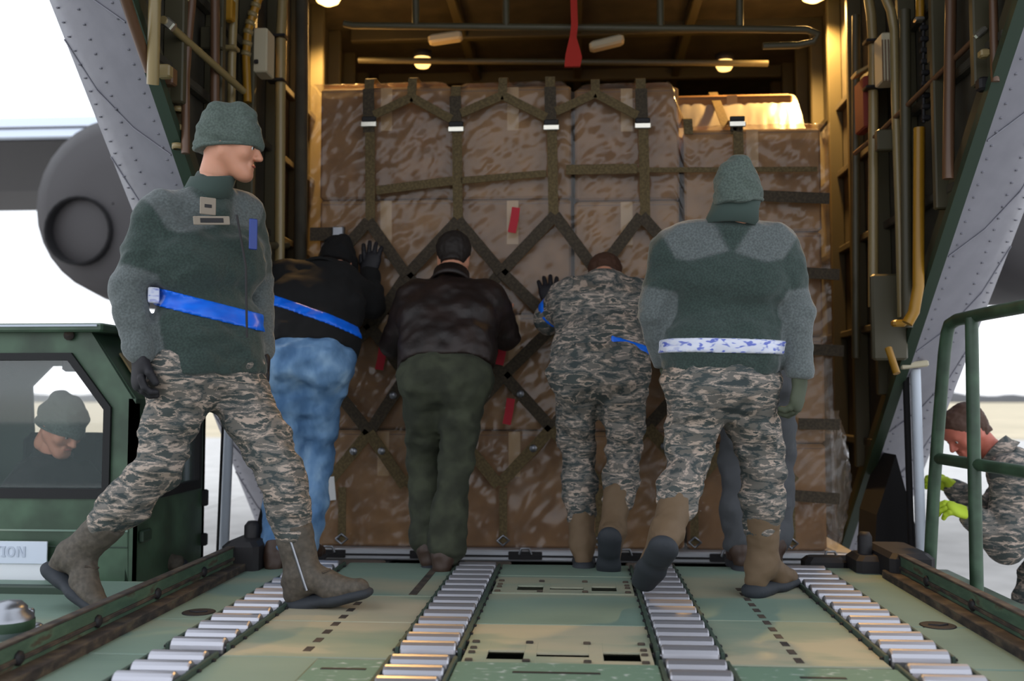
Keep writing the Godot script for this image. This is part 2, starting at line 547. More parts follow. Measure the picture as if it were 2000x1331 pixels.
	part("hanger", tube_mesh([Vector3(-0.374, 3.735, -5.000), Vector3(-0.374, 3.961, -5.000)], 0.02, 8), mats.rib_olive, pl)
	part("hanger", tube_mesh([Vector3(0.433, 3.714, -5.000), Vector3(0.435, 3.937, -5.000)], 0.02, 8), mats.rib_olive, pl)
	part("hanger", tube_mesh([Vector3(0.840, 3.703, -5.000), Vector3(0.843, 3.925, -5.000)], 0.02, 8), mats.rib_olive, pl)
	for q in [[Vector3(-0.777, 3.908, -5.600), 0.5], [Vector3(0.169, 3.816, -5.500), 0.9]]:
		part("ceiling_fitting", box_mesh(q[0], Vector3(0.2, 0.05, 0.08), 0.012, Basis(Vector3(0, 0, 1), 0.25 * q[1])), mats.box_cream, pl)
	# red streamer with a weighted end
	var rs := part("streamer", strap_mesh([Vector3(-0.018, 3.881, -4.900), Vector3(-0.013, 3.692, -4.900), Vector3(-0.021, 3.625, -4.900)], 0.035, 0.006, Vector3(0, 0, 1)), mats.red_cloth, pl)
	part("streamer_end", prism_mesh(Vector3(-0.025, 3.473, -4.900), Vector3.RIGHT, Vector3.UP, Vector3(0, 0, 0.02), PackedVector2Array([Vector2(-0.04, 0.0), Vector2(0.04, 0.0), Vector2(0.05, 0.05), Vector2(0.02, 0.16), Vector2(-0.012, 0.16), Vector2(-0.035, 0.06)])), mats.red_cloth, rs)
	wall_fittings(pl)
	bay_lamps()
	# wing, flap, engines and propellers
	for s in [-1.0, 1.0]:
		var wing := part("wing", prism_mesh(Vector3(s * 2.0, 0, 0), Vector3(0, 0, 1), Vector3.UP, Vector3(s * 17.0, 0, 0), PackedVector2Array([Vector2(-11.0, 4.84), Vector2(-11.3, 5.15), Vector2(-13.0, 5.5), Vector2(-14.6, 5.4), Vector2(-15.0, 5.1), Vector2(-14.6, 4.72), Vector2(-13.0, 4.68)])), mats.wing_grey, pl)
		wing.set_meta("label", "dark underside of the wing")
		var fl := part("flap", prism_mesh(Vector3(s * 2.05, 0, 0), Vector3(0, 0, 1), Vector3.UP, Vector3(s * 16.0, 0, 0), PackedVector2Array([Vector2(-10.8, 4.83), Vector2(-10.84, 4.81), Vector2(-11.35, 5.12), Vector2(-11.3, 5.21)])), mats.wing_pale, wing)  # pale colour carries the sky light falling on the flap
		fl.set_meta("label", "wing flap coloured pale for sky light")
		part("flap_seam", span(Vector3(s * 2.05, 4.99, -10.98), Vector3(s * 18.0, 5.005, -11.06), 0.0), mats.skin_grey, wing)
		var ns := -1.0 if s < 0 else 1.0
		var c := Vector3(ns * 4.80, 3.80, -9.9)
		var nm: Material = mats.wing_grey
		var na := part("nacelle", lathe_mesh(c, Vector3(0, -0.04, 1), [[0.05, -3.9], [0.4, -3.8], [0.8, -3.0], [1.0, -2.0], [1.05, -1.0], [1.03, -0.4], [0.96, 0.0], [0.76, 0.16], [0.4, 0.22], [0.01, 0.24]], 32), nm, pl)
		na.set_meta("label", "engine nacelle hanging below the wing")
		part("pylon", prism_mesh(Vector3(ns * 4.80 - 0.95, 0, 0), Vector3(0, 0, 1), Vector3.UP, Vector3(1.9, 0, 0), PackedVector2Array([Vector2(-10.2, 3.9), Vector2(-10.9, 4.9), Vector2(-14.4, 4.9), Vector2(-13.4, 3.9)])), nm, na)
		part("exhaust", lathe_mesh(c + Vector3(-0.36 * ns * -1.0, -0.28, 0.05), Vector3(0, -0.05, 1), [[0.36, -0.5], [0.36, 0.22], [0.33, 0.22], [0.3, -0.2], [0.28, -1.2], [0.01, -1.25]], 24), mats.exhaust_soot, na)
		var hub := part("propeller_hub", lathe_mesh(c + Vector3(0, 0.1, -3.9), Vector3(0, 0, -1), [[0.28, -0.1], [0.26, 0.2], [0.14, 0.45], [0.0, 0.55]], 20), mats.dark_iron, pl)
		for k in 4:
			var a := PI * 0.5 * k - 0.12 * ns
			var d := Vector3(sin(a), cos(a), 0)
			part("blade", strap_mesh([c + Vector3(0, 0.1, -4.05) + d * 0.2, c + Vector3(0, 0.1, -4.05) + d * 0.8, c + Vector3(0, 0.1, -4.05) + d * 2.05], 0.36, 0.04, Vector3(0.5, 0, 0.85)), mats.exhaust_soot, hub)
	# struts that carry the ramp, with brackets on the fuselage edge
	for q in [[Vector3(1.600, 1.919, -4.750), Vector3(1.607, 1.013, -4.750)], [Vector3(-1.728, 1.925, -4.750), Vector3(-1.752, 1.015, -4.750)]]:
		var so := part("ramp_strut", tube_mesh([q[0], q[1]], 0.024, 12), mats.wing_pale, pl)
		so.set_meta("label", "pale round strut beside the ramp")
		part("strut_back", tube_mesh([q[0] + Vector3(-0.035, 0, -0.03), q[1] + Vector3(-0.035, 0, -0.03)], 0.016, 8), mats.exhaust_soot, so)
		part("bracket", box_mesh(q[0] + Vector3(-0.02, 0.02, 0.0), Vector3(0.13, 0.03, 0.12), 0.006, Basis(Vector3(0, 0, 1), 0.12)), mats.box_cream, so)
		part("bracket_arm", box_mesh(q[0] + Vector3(-0.04, 0.08, 0.0), Vector3(0.03, 0.14, 0.06), 0.006, Basis(Vector3(0, 0, 1), -0.3)), mats.skin_grey, so)
	# dark ramp actuators in the corners
	for s in [-1.0, 1.0]:
		part("ramp_actuator", prism_mesh(Vector3(s * 1.46, 0, -5.0), Vector3(s, 0, 0), Vector3.UP, Vector3(0, 0, -0.3), PackedVector2Array([Vector2(0.0, 0.93), Vector2(0.26, 0.93), Vector2(0.12, 1.5), Vector2(0.02, 1.2)])), mats.exhaust_soot, pl)
		# main wheels under the flank
		for zz in [-8.6, -10.2]:
			part("main_wheel", lathe_mesh(Vector3(s * 1.75, 0.62, zz), Vector3(s, 0, 0), [[0.1, -0.2], [0.45, -0.22], [0.62, -0.12], [0.62, 0.12], [0.45, 0.22], [0.1, 0.2]], 24), mats.black_rubber, pl)

func tubes(pl: Node, called: String, m: Material, r: float, pts: Array) -> Node:
	return part(called, tube_mesh(pts, r, 10), m, pl)

func wall_fittings(pl: Node):
	# left wall
	tubes(pl, "wall_pipe", mats.tube_cream, 0.022, [Vector3(-1.526, 3.300, -3.350), Vector3(-1.536, 3.080, -3.370), Vector3(-1.559, 2.936, -3.420)])
	tubes(pl, "brace_rod", mats.tube_cream, 0.016, [Vector3(-1.584, 3.233, -3.550), Vector3(-1.496, 3.159, -4.200)])
	part("rod_end", box_mesh(Vector3(-1.568, 3.222, -3.570), Vector3(0.05, 0.04, 0.03), 0.006, Basis(Vector3(0, 0, 1), -0.7)), mats.metal_bright, pl)
	tubes(pl, "edge_pipe", mats.tube_brown, 0.02, [Vector3(-1.567, 3.181, -3.200), Vector3(-1.577, 3.111, -3.300), Vector3(-1.586, 2.999, -3.450)])
	var hose := tubes(pl, "ribbed_hose", mats.tube_brown, 0.017, [Vector3(-1.550, 3.434, -3.750), Vector3(-1.564, 3.265, -3.750), Vector3(-1.575, 3.076, -3.750), Vector3(-1.568, 2.762, -3.750)])
	for i in 9:
		part("hose_clamp", lathe_mesh(Vector3.ZERO, Vector3.UP, [[0.017, -0.012], [0.022, -0.01], [0.022, 0.01], [0.017, 0.012]], 12), mats.tube_cream, hose)
		pin(hose.get_child(i), Vector3(-1.573, 3.392, -3.750) + Vector3(-0.012 * minf(i, 4) * 0.6, -i * 0.075, 0))
	tubes(pl, "wall_pipe", mats.tube_brown, 0.02, [Vector3(-1.556, 3.541, -4.000), Vector3(-1.547, 2.388, -4.020)])
	tubes(pl, "wall_pipe", mats.tube_cream, 0.02, [Vector3(-1.551, 3.635, -4.220), Vector3(-1.567, 3.310, -4.240), Vector3(-1.564, 2.886, -4.240)])
	part("pipe_clip", box_mesh(Vector3(-1.561, 3.362, -4.220), Vector3(0.06, 0.02, 0.06), 0.004), mats.tube_cream, pl)
	var h2 := tubes(pl, "ribbed_hose", mats.tube_yellow, 0.02, [Vector3(-1.522, 3.753, -4.500), Vector3(-1.559, 3.641, -4.500), Vector3(-1.585, 3.553, -4.500), Vector3(-1.593, 3.427, -4.500), Vector3(-1.582, 3.202, -4.500)])
	for i in 7:
		part("hose_clamp", lathe_mesh(Vector3.ZERO, Vector3(0.25, 1, 0), [[0.02, -0.012], [0.025, -0.01], [0.025, 0.01], [0.02, 0.012]], 12), mats.tube_cream, h2)
		pin(h2.get_child(i), [Vector3(-1.535, 3.723, -4.500), Vector3(-1.549, 3.678, -4.500), Vector3(-1.564, 3.633, -4.500), Vector3(-1.575, 3.591, -4.500), Vector3(-1.585, 3.548, -4.500), Vector3(-1.589, 3.490, -4.500), Vector3(-1.593, 3.440, -4.500)][i])
	var bc := part("equipment_box", box_mesh(Vector3(-1.538, 3.474, -4.600), Vector3(0.07, 0.22, 0.12), 0.006), mats.box_cream, pl)
	part("latch", box_mesh(Vector3(-1.552, 3.412, -4.530), Vector3(0.02, 0.02, 0.01), 0.003), mats.dark_iron, bc)
	tubes(pl, "wall_pipe", mats.tube_cream, 0.026, [Vector3(-1.493, 3.859, -4.750), Vector3(-1.502, 3.594, -4.750), Vector3(-1.491, 2.237, -4.750)])
	part("pipe_clip", box_mesh(Vector3(-1.512, 3.611, -4.740), Vector3(0.09, 0.014, 0.07), 0.004), mats.dark_iron, pl)
	part("pipe_clip", box_mesh(Vector3(-1.517, 3.384, -4.740), Vector3(0.09, 0.014, 0.07), 0.004), mats.dark_iron, pl)
	tubes(pl, "wall_column", mats.lining, 0.035, [Vector3(-1.468, 3.966, -5.000), Vector3(-1.455, 1.937, -5.000)])
	part("wall_bracket", box_mesh(Vector3(-1.549, 3.011, -3.500), Vector3(0.05, 0.05, 0.04), 0.006), mats.tube_cream, pl)
	part("wall_bracket", box_mesh(Vector3(-1.586, 3.032, -3.620), Vector3(0.05, 0.07, 0.05), 0.006), mats.tube_brown, pl)
	part("wall_bracket", box_mesh(Vector3(-1.558, 3.523, -4.180), Vector3(0.04, 0.1, 0.05), 0.006), mats.tube_yellow, pl)
	part("wall_panel", box_mesh(Vector3(-1.583, 3.346, -4.050), Vector3(0.1, 0.1, 0.04), 0.006), mats.rib_olive, pl)
	tubes(pl, "low_pipe", mats.rib_olive, 0.02, [Vector3(-1.511, 2.523, -4.600), Vector3(-1.502, 2.570, -4.900)])
	# right wall
	tubes(pl, "wall_pipe", mats.tube_cream, 0.024, [Vector3(1.432, 3.795, -4.800), Vector3(1.447, 3.666, -4.800), Vector3(1.453, 3.486, -4.800), Vector3(1.426, 2.223, -4.800)])
	part("pipe_clip", box_mesh(Vector3(1.453, 3.525, -4.780), Vector3(0.1, 0.014, 0.07), 0.004), mats.dark_iron, pl)
	part("pipe_clip", box_mesh(Vector3(1.448, 3.295, -4.780), Vector3(0.1, 0.014, 0.07), 0.004), mats.dark_iron, pl)
	var b2 := part("equipment_box", box_mesh(Vector3(1.457, 3.376, -4.620), Vector3(0.075, 0.23, 0.12), 0.006), mats.box_cream, pl)
	for i in 4:
		part("louvre", box_mesh(Vector3(1.420, 3.354, -4.555) + Vector3(i * 0.014, 0, 0), Vector3(0.004, 0.2, 0.006), 0.001), mats.tube_brown, b2)
	tubes(pl, "wall_pipe", mats.tube_cream, 0.021, [Vector3(1.434, 3.664, -4.550), Vector3(1.461, 3.590, -4.550), Vector3(1.475, 3.492, -4.550), Vector3(1.474, 3.153, -4.550), Vector3(1.480, 2.602, -4.550), Vector3(1.479, 2.152, -4.550)])
	tubes(pl, "wall_pipe", mats.rib_olive, 0.024, [Vector3(1.482, 3.537, -4.420), Vector3(1.458, 2.096, -4.420)])
	var rb := part("red_panel", box_mesh(Vector3(1.432, 3.243, -4.900), Vector3(0.05, 0.26, 0.16), 0.008), mats.panel_red, pl)
	part("panel_rim", box_mesh(Vector3(1.417, 3.411, -4.880), Vector3(0.09, 0.018, 0.1), 0.004, Basis(Vector3(0, 0, 1), 0.5)), mats.tube_cream, rb)
	tubes(pl, "wall_pipe", mats.rib_olive, 0.02, [Vector3(1.444, 3.766, -5.050), Vector3(1.408, 1.985, -5.050)])
	tubes(pl, "brace_rod", mats.tube_brown, 0.012, [Vector3(1.396, 3.015, -4.950), Vector3(1.453, 3.059, -4.750), Vector3(1.529, 3.168, -3.700)])
	part("rod_end", box_mesh(Vector3(1.515, 3.157, -3.700), Vector3(0.06, 0.025, 0.025), 0.006, Basis(Vector3(0, 0, 1), 0.72)), mats.metal_bright, pl)
	tubes(pl, "yellow_pipe", mats.tube_yellow, 0.024, [Vector3(1.491, 2.962, -4.300), Vector3(1.470, 2.265, -4.300), Vector3(1.448, 2.154, -4.300), Vector3(1.419, 2.105, -4.300)])
	tubes(pl, "yellow_pipe", mats.tube_yellow, 0.018, [Vector3(1.510, 3.579, -4.300), Vector3(1.505, 3.453, -4.300)])
	part("pipe_clip", box_mesh(Vector3(1.490, 3.434, -4.270), Vector3(0.04, 0.018, 0.04), 0.004), mats.metal_bright, pl)
	var ck := part("cable_chain", tube_mesh([Vector3(1.513, 3.422, -4.280), Vector3(1.502, 2.979, -4.280)], 0.008, 8), mats.dark_iron, pl)
	for i in 9:
		part("chain_link", box_mesh(Vector3(1.512, 3.399, -4.280) + Vector3(0, -i * 0.05, 0), Vector3(0.035, 0.022, 0.03), 0.004), mats.dark_iron, ck)
	part("wall_panel", box_mesh(Vector3(1.548, 3.266, -4.200), Vector3(0.09, 0.1, 0.05), 0.006), mats.rib_olive, pl)
	part("wall_panel", box_mesh(Vector3(1.440, 2.986, -4.600), Vector3(0.09, 0.1, 0.05), 0.006), mats.rib_olive, pl)
	part("wall_panel", box_mesh(Vector3(1.435, 2.157, -4.600), Vector3(0.16, 0.4, 0.04), 0.01), mats.rib_olive, pl)
	tubes(pl, "wall_pipe", mats.tube_brown, 0.022, [Vector3(1.508, 3.430, -3.950), Vector3(1.488, 2.968, -3.950), Vector3(1.476, 2.657, -3.950)])
	tubes(pl, "wall_pipe", mats.tube_brown, 0.015, [Vector3(1.524, 3.280, -3.600), Vector3(1.522, 3.088, -3.600), Vector3(1.522, 2.936, -3.600)])
	part("wall_bracket", box_mesh(Vector3(1.493, 3.048, -3.620), Vector3(0.035, 0.03, 0.04), 0.006), mats.tube_cream, pl)
	part("wall_bracket", box_mesh(Vector3(1.520, 2.952, -3.680), Vector3(0.06, 0.05, 0.05), 0.008), mats.dark_iron, pl)
	part("orange_fitting", box_mesh(Vector3(1.416, 2.113, -4.400), Vector3(0.06, 0.03, 0.05), 0.008), mats.tube_yellow, pl)
	tubes(pl, "short_pipe", mats.tube_yellow, 0.016, [Vector3(1.399, 2.009, -4.500), Vector3(1.418, 1.892, -4.450)])

func bay_lamps():
	for q in [[Vector3(-1.461, 4.070, -5.504), 1.0, "large round amber lamp on the left of the bay ceiling"], [Vector3(1.379, 4.070, -5.653), 1.1, "large round amber lamp on the right of the bay ceiling"]]:
		var l := thing("bay_lamp", q[2], "lamp", q[0] + Vector3(0, 0.14, 0), "cargo bay lamps")
		part("housing", lathe_mesh(q[0] + Vector3(0, 0.14, 0), Vector3.DOWN, [[0.01, 0.0], [0.1, 0.0], [0.11, 0.03], [0.09, 0.05]], 20), mats.dark_iron, l)
		var gl := mat("lamp_glow", c8(255, 214, 150), 0.4)
		gl.emission_enabled = true
		gl.emission = c8(255, 206, 124)
		gl.emission_energy_multiplier = 6.0
		part("lamp_bulb", lathe_mesh(q[0] + Vector3(0, 0.1, 0), Vector3.DOWN, [[0.085, 0.0], [0.085, 0.02], [0.065, 0.06], [0.03, 0.08], [0.0, 0.085]], 20), gl, l)
		var o := SpotLight3D.new()
		o.name = "lamp_light"
		l.add_child(o)
		o.position = Vector3(0, -0.13, 0)
		o.rotation_degrees = Vector3(-90, 0, 0)
		o.spot_angle = 72.0
		o.spot_angle_attenuation = 0.6
		o.spot_range = 14.0
		o.spot_attenuation = 2.0
		o.light_color = c8(255, 198, 116)
		o.light_energy = 8.0 * q[1]
		o.light_size = 0.06
		o.shadow_enabled = true
	for q in [[Vector3(-0.985, 3.930, -6.036), "small ceiling lamp above the left half of the cargo"], [Vector3(0.946, 3.930, -6.225), "small ceiling lamp above the right half of the cargo"]]:
		var l := thing("spot_lamp", q[1], "lamp", q[0] + Vector3(0, 0.06, 0), "small ceiling lamps")
		part("housing", lathe_mesh(q[0] + Vector3(0, 0.06, 0), Vector3.DOWN, [[0.01, 0.0], [0.06, 0.0], [0.06, 0.04], [0.045, 0.05]], 16), mats.dark_iron, l)
		var gl := mat("spot_glow", c8(255, 230, 190), 0.4)
		gl.emission_enabled = true
		gl.emission = c8(255, 205, 120)
		gl.emission_energy_multiplier = 2.5
		part("lamp_bulb", lathe_mesh(q[0] + Vector3(0, 0.02, 0), Vector3.DOWN, [[0.055, -0.01], [0.055, 0.035], [0.04, 0.06], [0.0, 0.07]], 16), gl, l)
		var o := OmniLight3D.new()
		o.name = "lamp_light"
		l.add_child(o)
		o.position = Vector3(0, -0.08, 0)
		o.light_color = c8(255, 190, 100)
		o.light_energy = 0.05
		o.light_size = 0.03
		o.omni_range = 10.0
		o.omni_attenuation = 2.0
		o.shadow_enabled = true

# ---------------------------------------------------------------- the loader
const TRAYS := [-1.118, -0.436, 0.313, 0.948]
const TRAY_W := 0.098 # half width

# plate at deck height with rectangular holes [x0, x1, z0, z1]; holes share one z band
func holed_plate(x0: float, x1: float, z0: float, z1: float, top: float, thick: float, holes: Array) -> ArrayMesh:
	var st := begin()
	var xs := [x0, x1]
	var zs := [z0, z1]
	for h in holes:
		for v in [h[0], h[1]]:
			if not xs.has(v): xs.append(v)
		for v in [h[2], h[3]]:
			if not zs.has(v): zs.append(v)
	xs.sort()
	zs.sort()
	for i in xs.size() - 1:
		for j in zs.size() - 1:
			var cx: float = (xs[i] + xs[i + 1]) * 0.5
			var cz: float = (zs[j] + zs[j + 1]) * 0.5
			var open := false
			for h in holes:
				if cx > h[0] and cx < h[1] and cz > h[2] and cz < h[3]: open = true
			if not open:
				bx(st, Vector3(cx, top - thick * 0.5, cz), Vector3(xs[i + 1] - xs[i], thick, zs[j + 1] - zs[j]), 0.0005)
	return done(st)

func build_loader():
	var ld := thing("cargo_loader", "green flatbed aircraft cargo loader with steel roller trays and an operator cab", "vehicle", Vector3(-0.08, 0, -2.5))
	# chassis, wheels
	part("chassis", span(Vector3(-1.3, 0.45, -4.2), Vector3(1.14, 0.79, 1.5), 0.03), mats.dark_green_paint, ld)
	for x in [-1.15, 1.0]:
		for z in [-3.4, -2.3, 0.6]:
			part("wheel", lathe_mesh(Vector3(x, 0.45, z), Vector3(1, 0, 0), [[0.08, -0.13], [0.3, -0.15], [0.45, -0.09], [0.45, 0.09], [0.3, 0.15], [0.08, 0.13]], 24), mats.black_rubber, ld)
	part("under_deck", span(Vector3(-1.42, 0.78, -4.28), Vector3(1.28, 0.84, 1.5), 0.005), mats.well_paint, ld)
	# deck plates between the trays
	var bays := [[-1.425, TRAYS[0] - TRAY_W], [TRAYS[0] + TRAY_W, TRAYS[1] - TRAY_W], [TRAYS[2] + TRAY_W, TRAYS[3] - TRAY_W], [TRAYS[3] + TRAY_W, 1.285]]
	var cuts := [[[-4.33, -3.2], [-3.2, -2.76], [-2.75, -1.6]], [[-4.33, -3.62], [-3.615, -3.2], [-3.195, -2.76]], [[-4.33, -3.3], [-3.295, -2.76]], [[-4.33, -3.25], [-3.245, -2.76], [-2.75, -1.6]]]
	for b in bays.size():
		for c in cuts[b]:
			part("deck_plate", span(Vector3(bays[b][0], DECK - 0.035, c[0]), Vector3(bays[b][1], DECK, c[1]), 0.003), mats.deck_tan if (b == 1 and c[1] > -3.3) or (b == 2 and c[1] > -3.0) else mats.deck_paint, ld)
	# centre bay: plain plates and two plates with pockets
	var c0 := -0.338
	var c1 := 0.215
	part("deck_plate", span(Vector3(c0, DECK - 0.035, -4.33), Vector3(c1, DECK, -4.06), 0.003), mats.deck_paint, ld)
	var hp := [[-0.225, -0.115, 0.0, 0.0], [-0.075, 0.065, 0.0, 0.0], [0.095, 0.195, 0.0, 0.0]]
	for z in [-3.93, -2.96]:
		var hs := [[c0 + 0.10, c0 + 0.20, z + 0.10, z + 0.19], [c0 + 0.225, c0 + 0.355, z + 0.125, z + 0.17], [c0 + 0.385, c0 + 0.48, z + 0.10, z + 0.19]]
		if z > -3.5: hs = [[c0 + 0.075, c0 + 0.18, z + 0.105, z + 0.20], [c0 + 0.215, c0 + 0.365, z + 0.125, z + 0.165], [c0 + 0.405, c0 + 0.51, z + 0.105, z + 0.20]]
		var z1: float = z + 0.24
		var fr := part("pocket_plate", holed_plate(c0 + 0.01, c1 - 0.01, z, z1, DECK + 0.004, 0.006, hs), mats.deck_paint, ld)
		if z > -3.5: fr.material_override = mats.deck_tan
		for k in [0, 2]:
			part("lock_dog", box_mesh(Vector3((hs[k][0] + hs[k][1]) * 0.5, DECK - 0.04, hs[k][3] - 0.03), Vector3(0.05, 0.05, 0.04), 0.01), mats.tube_brown, fr)
		for x in [0.03, 0.19, 0.36, 0.52]:
			for zz in [0.02, 0.222]:
				part("clip", box_mesh(Vector3(c0 + x, DECK + 0.007, z + zz), Vector3(0.022, 0.008, 0.012), 0.002), mats.rust, fr)
		for x in [0.03, 0.522]:
			for zz in [0.09, 0.14]:
				part("clip", box_mesh(Vector3(c0 + x, DECK + 0.007, z + zz), Vector3(0.02, 0.008, 0.01), 0.002), mats.rust, fr)
	part("deck_plate", span(Vector3(c0, DECK - 0.035, -4.055), Vector3(c1, DECK, -3.935), 0.003), mats.deck_paint, ld)
	part("deck_plate", span(Vector3(c0, DECK - 0.035, -3.685), Vector3(c1, DECK, -3.2), 0.003), mats.deck_paint, ld)
	part("deck_plate", span(Vector3(c0, DECK - 0.035, -3.195), Vector3(c1, DECK, -2.965), 0.003), mats.deck_tan, ld)
	# next deck section, with a stepped tread edge
	for q in [[TRAYS[0] + TRAY_W + 0.29, TRAYS[1] - TRAY_W], [c0, c1], [TRAYS[2] + TRAY_W, TRAYS[3] - TRAY_W]]:
		var tr := part("tread_plate", span(Vector3(q[0], DECK - 0.02, -2.715), Vector3(q[1], DECK + 0.008, -1.6), 0.004), mats.tread_paint, ld)
		part("tread_groove_shade", span(Vector3(q[0] + 0.16, DECK + 0.006, -2.625), Vector3(q[1] - 0.16, DECK + 0.0095, -2.61), 0.001), mats.dark_iron, tr)  # thin dark strip standing in for the shade of a groove
	part("deck_plate", span(Vector3(TRAYS[0] + TRAY_W, DECK - 0.035, -2.755), Vector3(TRAYS[0] + TRAY_W + 0.285, DECK, -1.6), 0.003), mats.deck_paint, ld)
	# roller trays
	var roller := roller_mesh()
	for t in TRAYS:
		for sec in [[-4.26, -2.83, 14], [-2.745, -1.7, 10]]:
			var st := begin()
			for s in [-1.0, 1.0]:
				bx(st, Vector3(t + s * (TRAY_W - 0.007), DECK - 0.015, (sec[0] + sec[1]) * 0.5), Vector3(0.012, 0.06, sec[1] - sec[0]), 0.002)
			bx(st, Vector3(t, DECK - 0.052, (sec[0] + sec[1]) * 0.5), Vector3(TRAY_W * 2.0 - 0.004, 0.01, sec[1] - sec[0]), 0.002)
			var tray := part("roller_tray", done(st), mats.tray_dark, ld)
			var n: int = sec[2]
			for i in n:
				var z: float = sec[0] + 0.05 + i * 0.105
				var r := part("roller", roller, mats.roller_steel, tray)
				pin(r, Vector3(t, DECK + 0.0, z))
			var axle := begin()
			for i in n:
				var z: float = sec[0] + 0.05 + i * 0.105
				for s in [-1.0, 1.0]:
					bx(axle, Vector3(t + s * TRAY_W, DECK - 0.0, z), Vector3(0.016, 0.014, 0.014), 0.002)
			var ax := part("axle_ends", done(axle), mats.dark_iron, tray)
			ax.set_meta("kind", "stuff")
	# slots in the deck along two lines, discs dark as recess shade, rusty groove
	for i in 7:
		part("deck_slot", span(Vector3(-0.79 - 0.012, DECK - 0.002, -3.5 + i * 0.105), Vector3(-0.79 + 0.012, DECK + 0.0015, -3.5 + i * 0.105 + 0.05), 0.0005), mats.rust, ld)
	for i in 12:
		part("deck_slot", span(Vector3(0.60, DECK - 0.002, -3.85 + i * 0.092), Vector3(0.622, DECK + 0.0015, -3.85 + i * 0.092 + 0.05), 0.0005), mats.rust, ld)
	part("deck_groove", span(Vector3(-0.635, DECK - 0.002, -4.2), Vector3(-0.605, DECK + 0.002, -3.64), 0.0005), mats.rust, ld)
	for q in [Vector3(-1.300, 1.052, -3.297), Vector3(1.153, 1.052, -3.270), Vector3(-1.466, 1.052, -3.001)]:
		var rec := part("tie_down_shade_disc", lathe_mesh(q, Vector3.UP, [[0.0, 0.001], [0.05, 0.001], [0.056, 0.0], [0.056, -0.01]], 20), mats.dark_iron, ld)  # flush dark disc in place of the shade inside a recess
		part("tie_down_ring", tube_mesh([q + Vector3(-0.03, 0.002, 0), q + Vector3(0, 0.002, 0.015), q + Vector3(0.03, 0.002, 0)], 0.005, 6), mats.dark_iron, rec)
	# side rails
	for s in [-1.0, 1.0]:
		var x := -1.475 if s < 0 else 1.30
		var i: float = -s # towards the deck
		var rl := part("guide_rail", span(Vector3(x - 0.011, DECK - 0.03, -4.12), Vector3(x + 0.011, 1.15, -1.2), 0.003), mats.rust_green, ld)
		part("rail_flange", span(Vector3(x - s * 0.0, 1.095, -4.12), Vector3(x + i * 0.018, 1.108, -1.2), 0.002), mats.rust, rl)
		part("rail_lip", span(Vector3(x + i * 0.01, DECK - 0.002, -4.12), Vector3(x + i * 0.065, DECK + 0.032, -1.2), 0.003), mats.rust, rl)
		part("rail_cap", span(Vector3(x - 0.016, 1.146, -4.12), Vector3(x + 0.016, 1.154, -1.2), 0.002), mats.rust, rl)
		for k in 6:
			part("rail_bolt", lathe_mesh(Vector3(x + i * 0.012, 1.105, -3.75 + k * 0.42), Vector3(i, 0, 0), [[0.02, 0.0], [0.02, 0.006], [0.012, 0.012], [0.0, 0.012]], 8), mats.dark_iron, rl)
	# hardware at the front corners of the deck
	for q in [[-1.52, -1.36, -4.38, -4.08, 1.17], [-1.45, -1.30, -4.42, -4.30, 1.13], [1.16, 1.30, -4.40, -4.2, 1.12], [1.25, 1.43, -4.42, -4.05, 1.155], [0.98, 1.16, -4.46, -4.34, 1.09]]:
		part("corner_block", span(Vector3(q[0], 0.98, q[2]), Vector3(q[1], q[4], q[3]), 0.02), mats.dark_iron, ld)
	part("corner_pin", lathe_mesh(Vector3(1.22, 1.1, -4.3), Vector3.UP, [[0.03, 0.0], [0.03, 0.09], [0.02, 0.11], [0.0, 0.11]], 10), mats.dark_iron, ld)
	part("corner_pin", lathe_mesh(Vector3(-1.44, 1.15, -4.25), Vector3.UP, [[0.035, 0.0], [0.035, 0.07], [0.02, 0.09], [0.0, 0.09]], 10), mats.dark_iron, ld)
	part("front_beam", span(Vector3(-1.42, 0.94, -4.36), Vector3(1.28, 1.005, -4.30), 0.006), mats.dark_iron, ld)
	for x in [-1.0, -0.42, 0.32, 0.95]:
		part("bridge_plate", span(Vector3(x - 0.11, 1.0, -4.50), Vector3(x + 0.11, 1.035, -4.31), 0.006), mats.steel, ld)
	# left walkway with a lamp and pins
	var wk := part("walkway", span(Vector3(-2.75, 0.97, -3.86), Vector3(-1.49, 1.045, -1.0), 0.006), mats.deck_paint, ld)
	part("walkway_edge", span(Vector3(-2.75, 1.0, -3.62), Vector3(-1.86, 1.075, -3.58), 0.006), mats.dark_green_paint, ld)
	for k in 5:
		part("walkway_bolt", lathe_mesh(Vector3(-1.53, 1.045, -2.6 - k * 0.28), Vector3.UP, [[0.018, 0.0], [0.018, 0.012], [0.01, 0.02], [0.0, 0.02]], 8), mats.steel, wk)
	var lamp := part("work_light", lathe_mesh(Vector3(-1.648, 1.094, -2.750), Vector3.UP, [[0.06, 0.0], [0.07, 0.02], [0.068, 0.06], [0.05, 0.075], [0.05, 0.085], [0.035, 0.1], [0.0, 0.105]], 18), mats.steel, ld)
	part("light_band", lathe_mesh(Vector3(-1.648, 1.094, -2.750), Vector3.UP, [[0.0705, 0.022], [0.0715, 0.03], [0.0705, 0.05]], 18), mats.green_paint, lamp)
	part("walkway_pin", lathe_mesh(Vector3(-1.670, 1.093, -2.900), Vector3.UP, [[0.013, -0.02], [0.013, 0.045], [0.01, 0.05], [0.0, 0.05]], 10), mats.steel, ld)
	part("walkway_pin", lathe_mesh(Vector3(-1.622, 1.105, -2.850), Vector3.UP, [[0.02, -0.02], [0.02, 0.0], [0.012, 0.006], [0.0, 0.006]], 10), mats.steel, ld)
	# right walkway and hand rail
	var rwk := part("walkway", span(Vector3(1.33, 0.95, -4.45), Vector3(1.62, 1.03, -1.0), 0.006), mats.green_paint, ld)
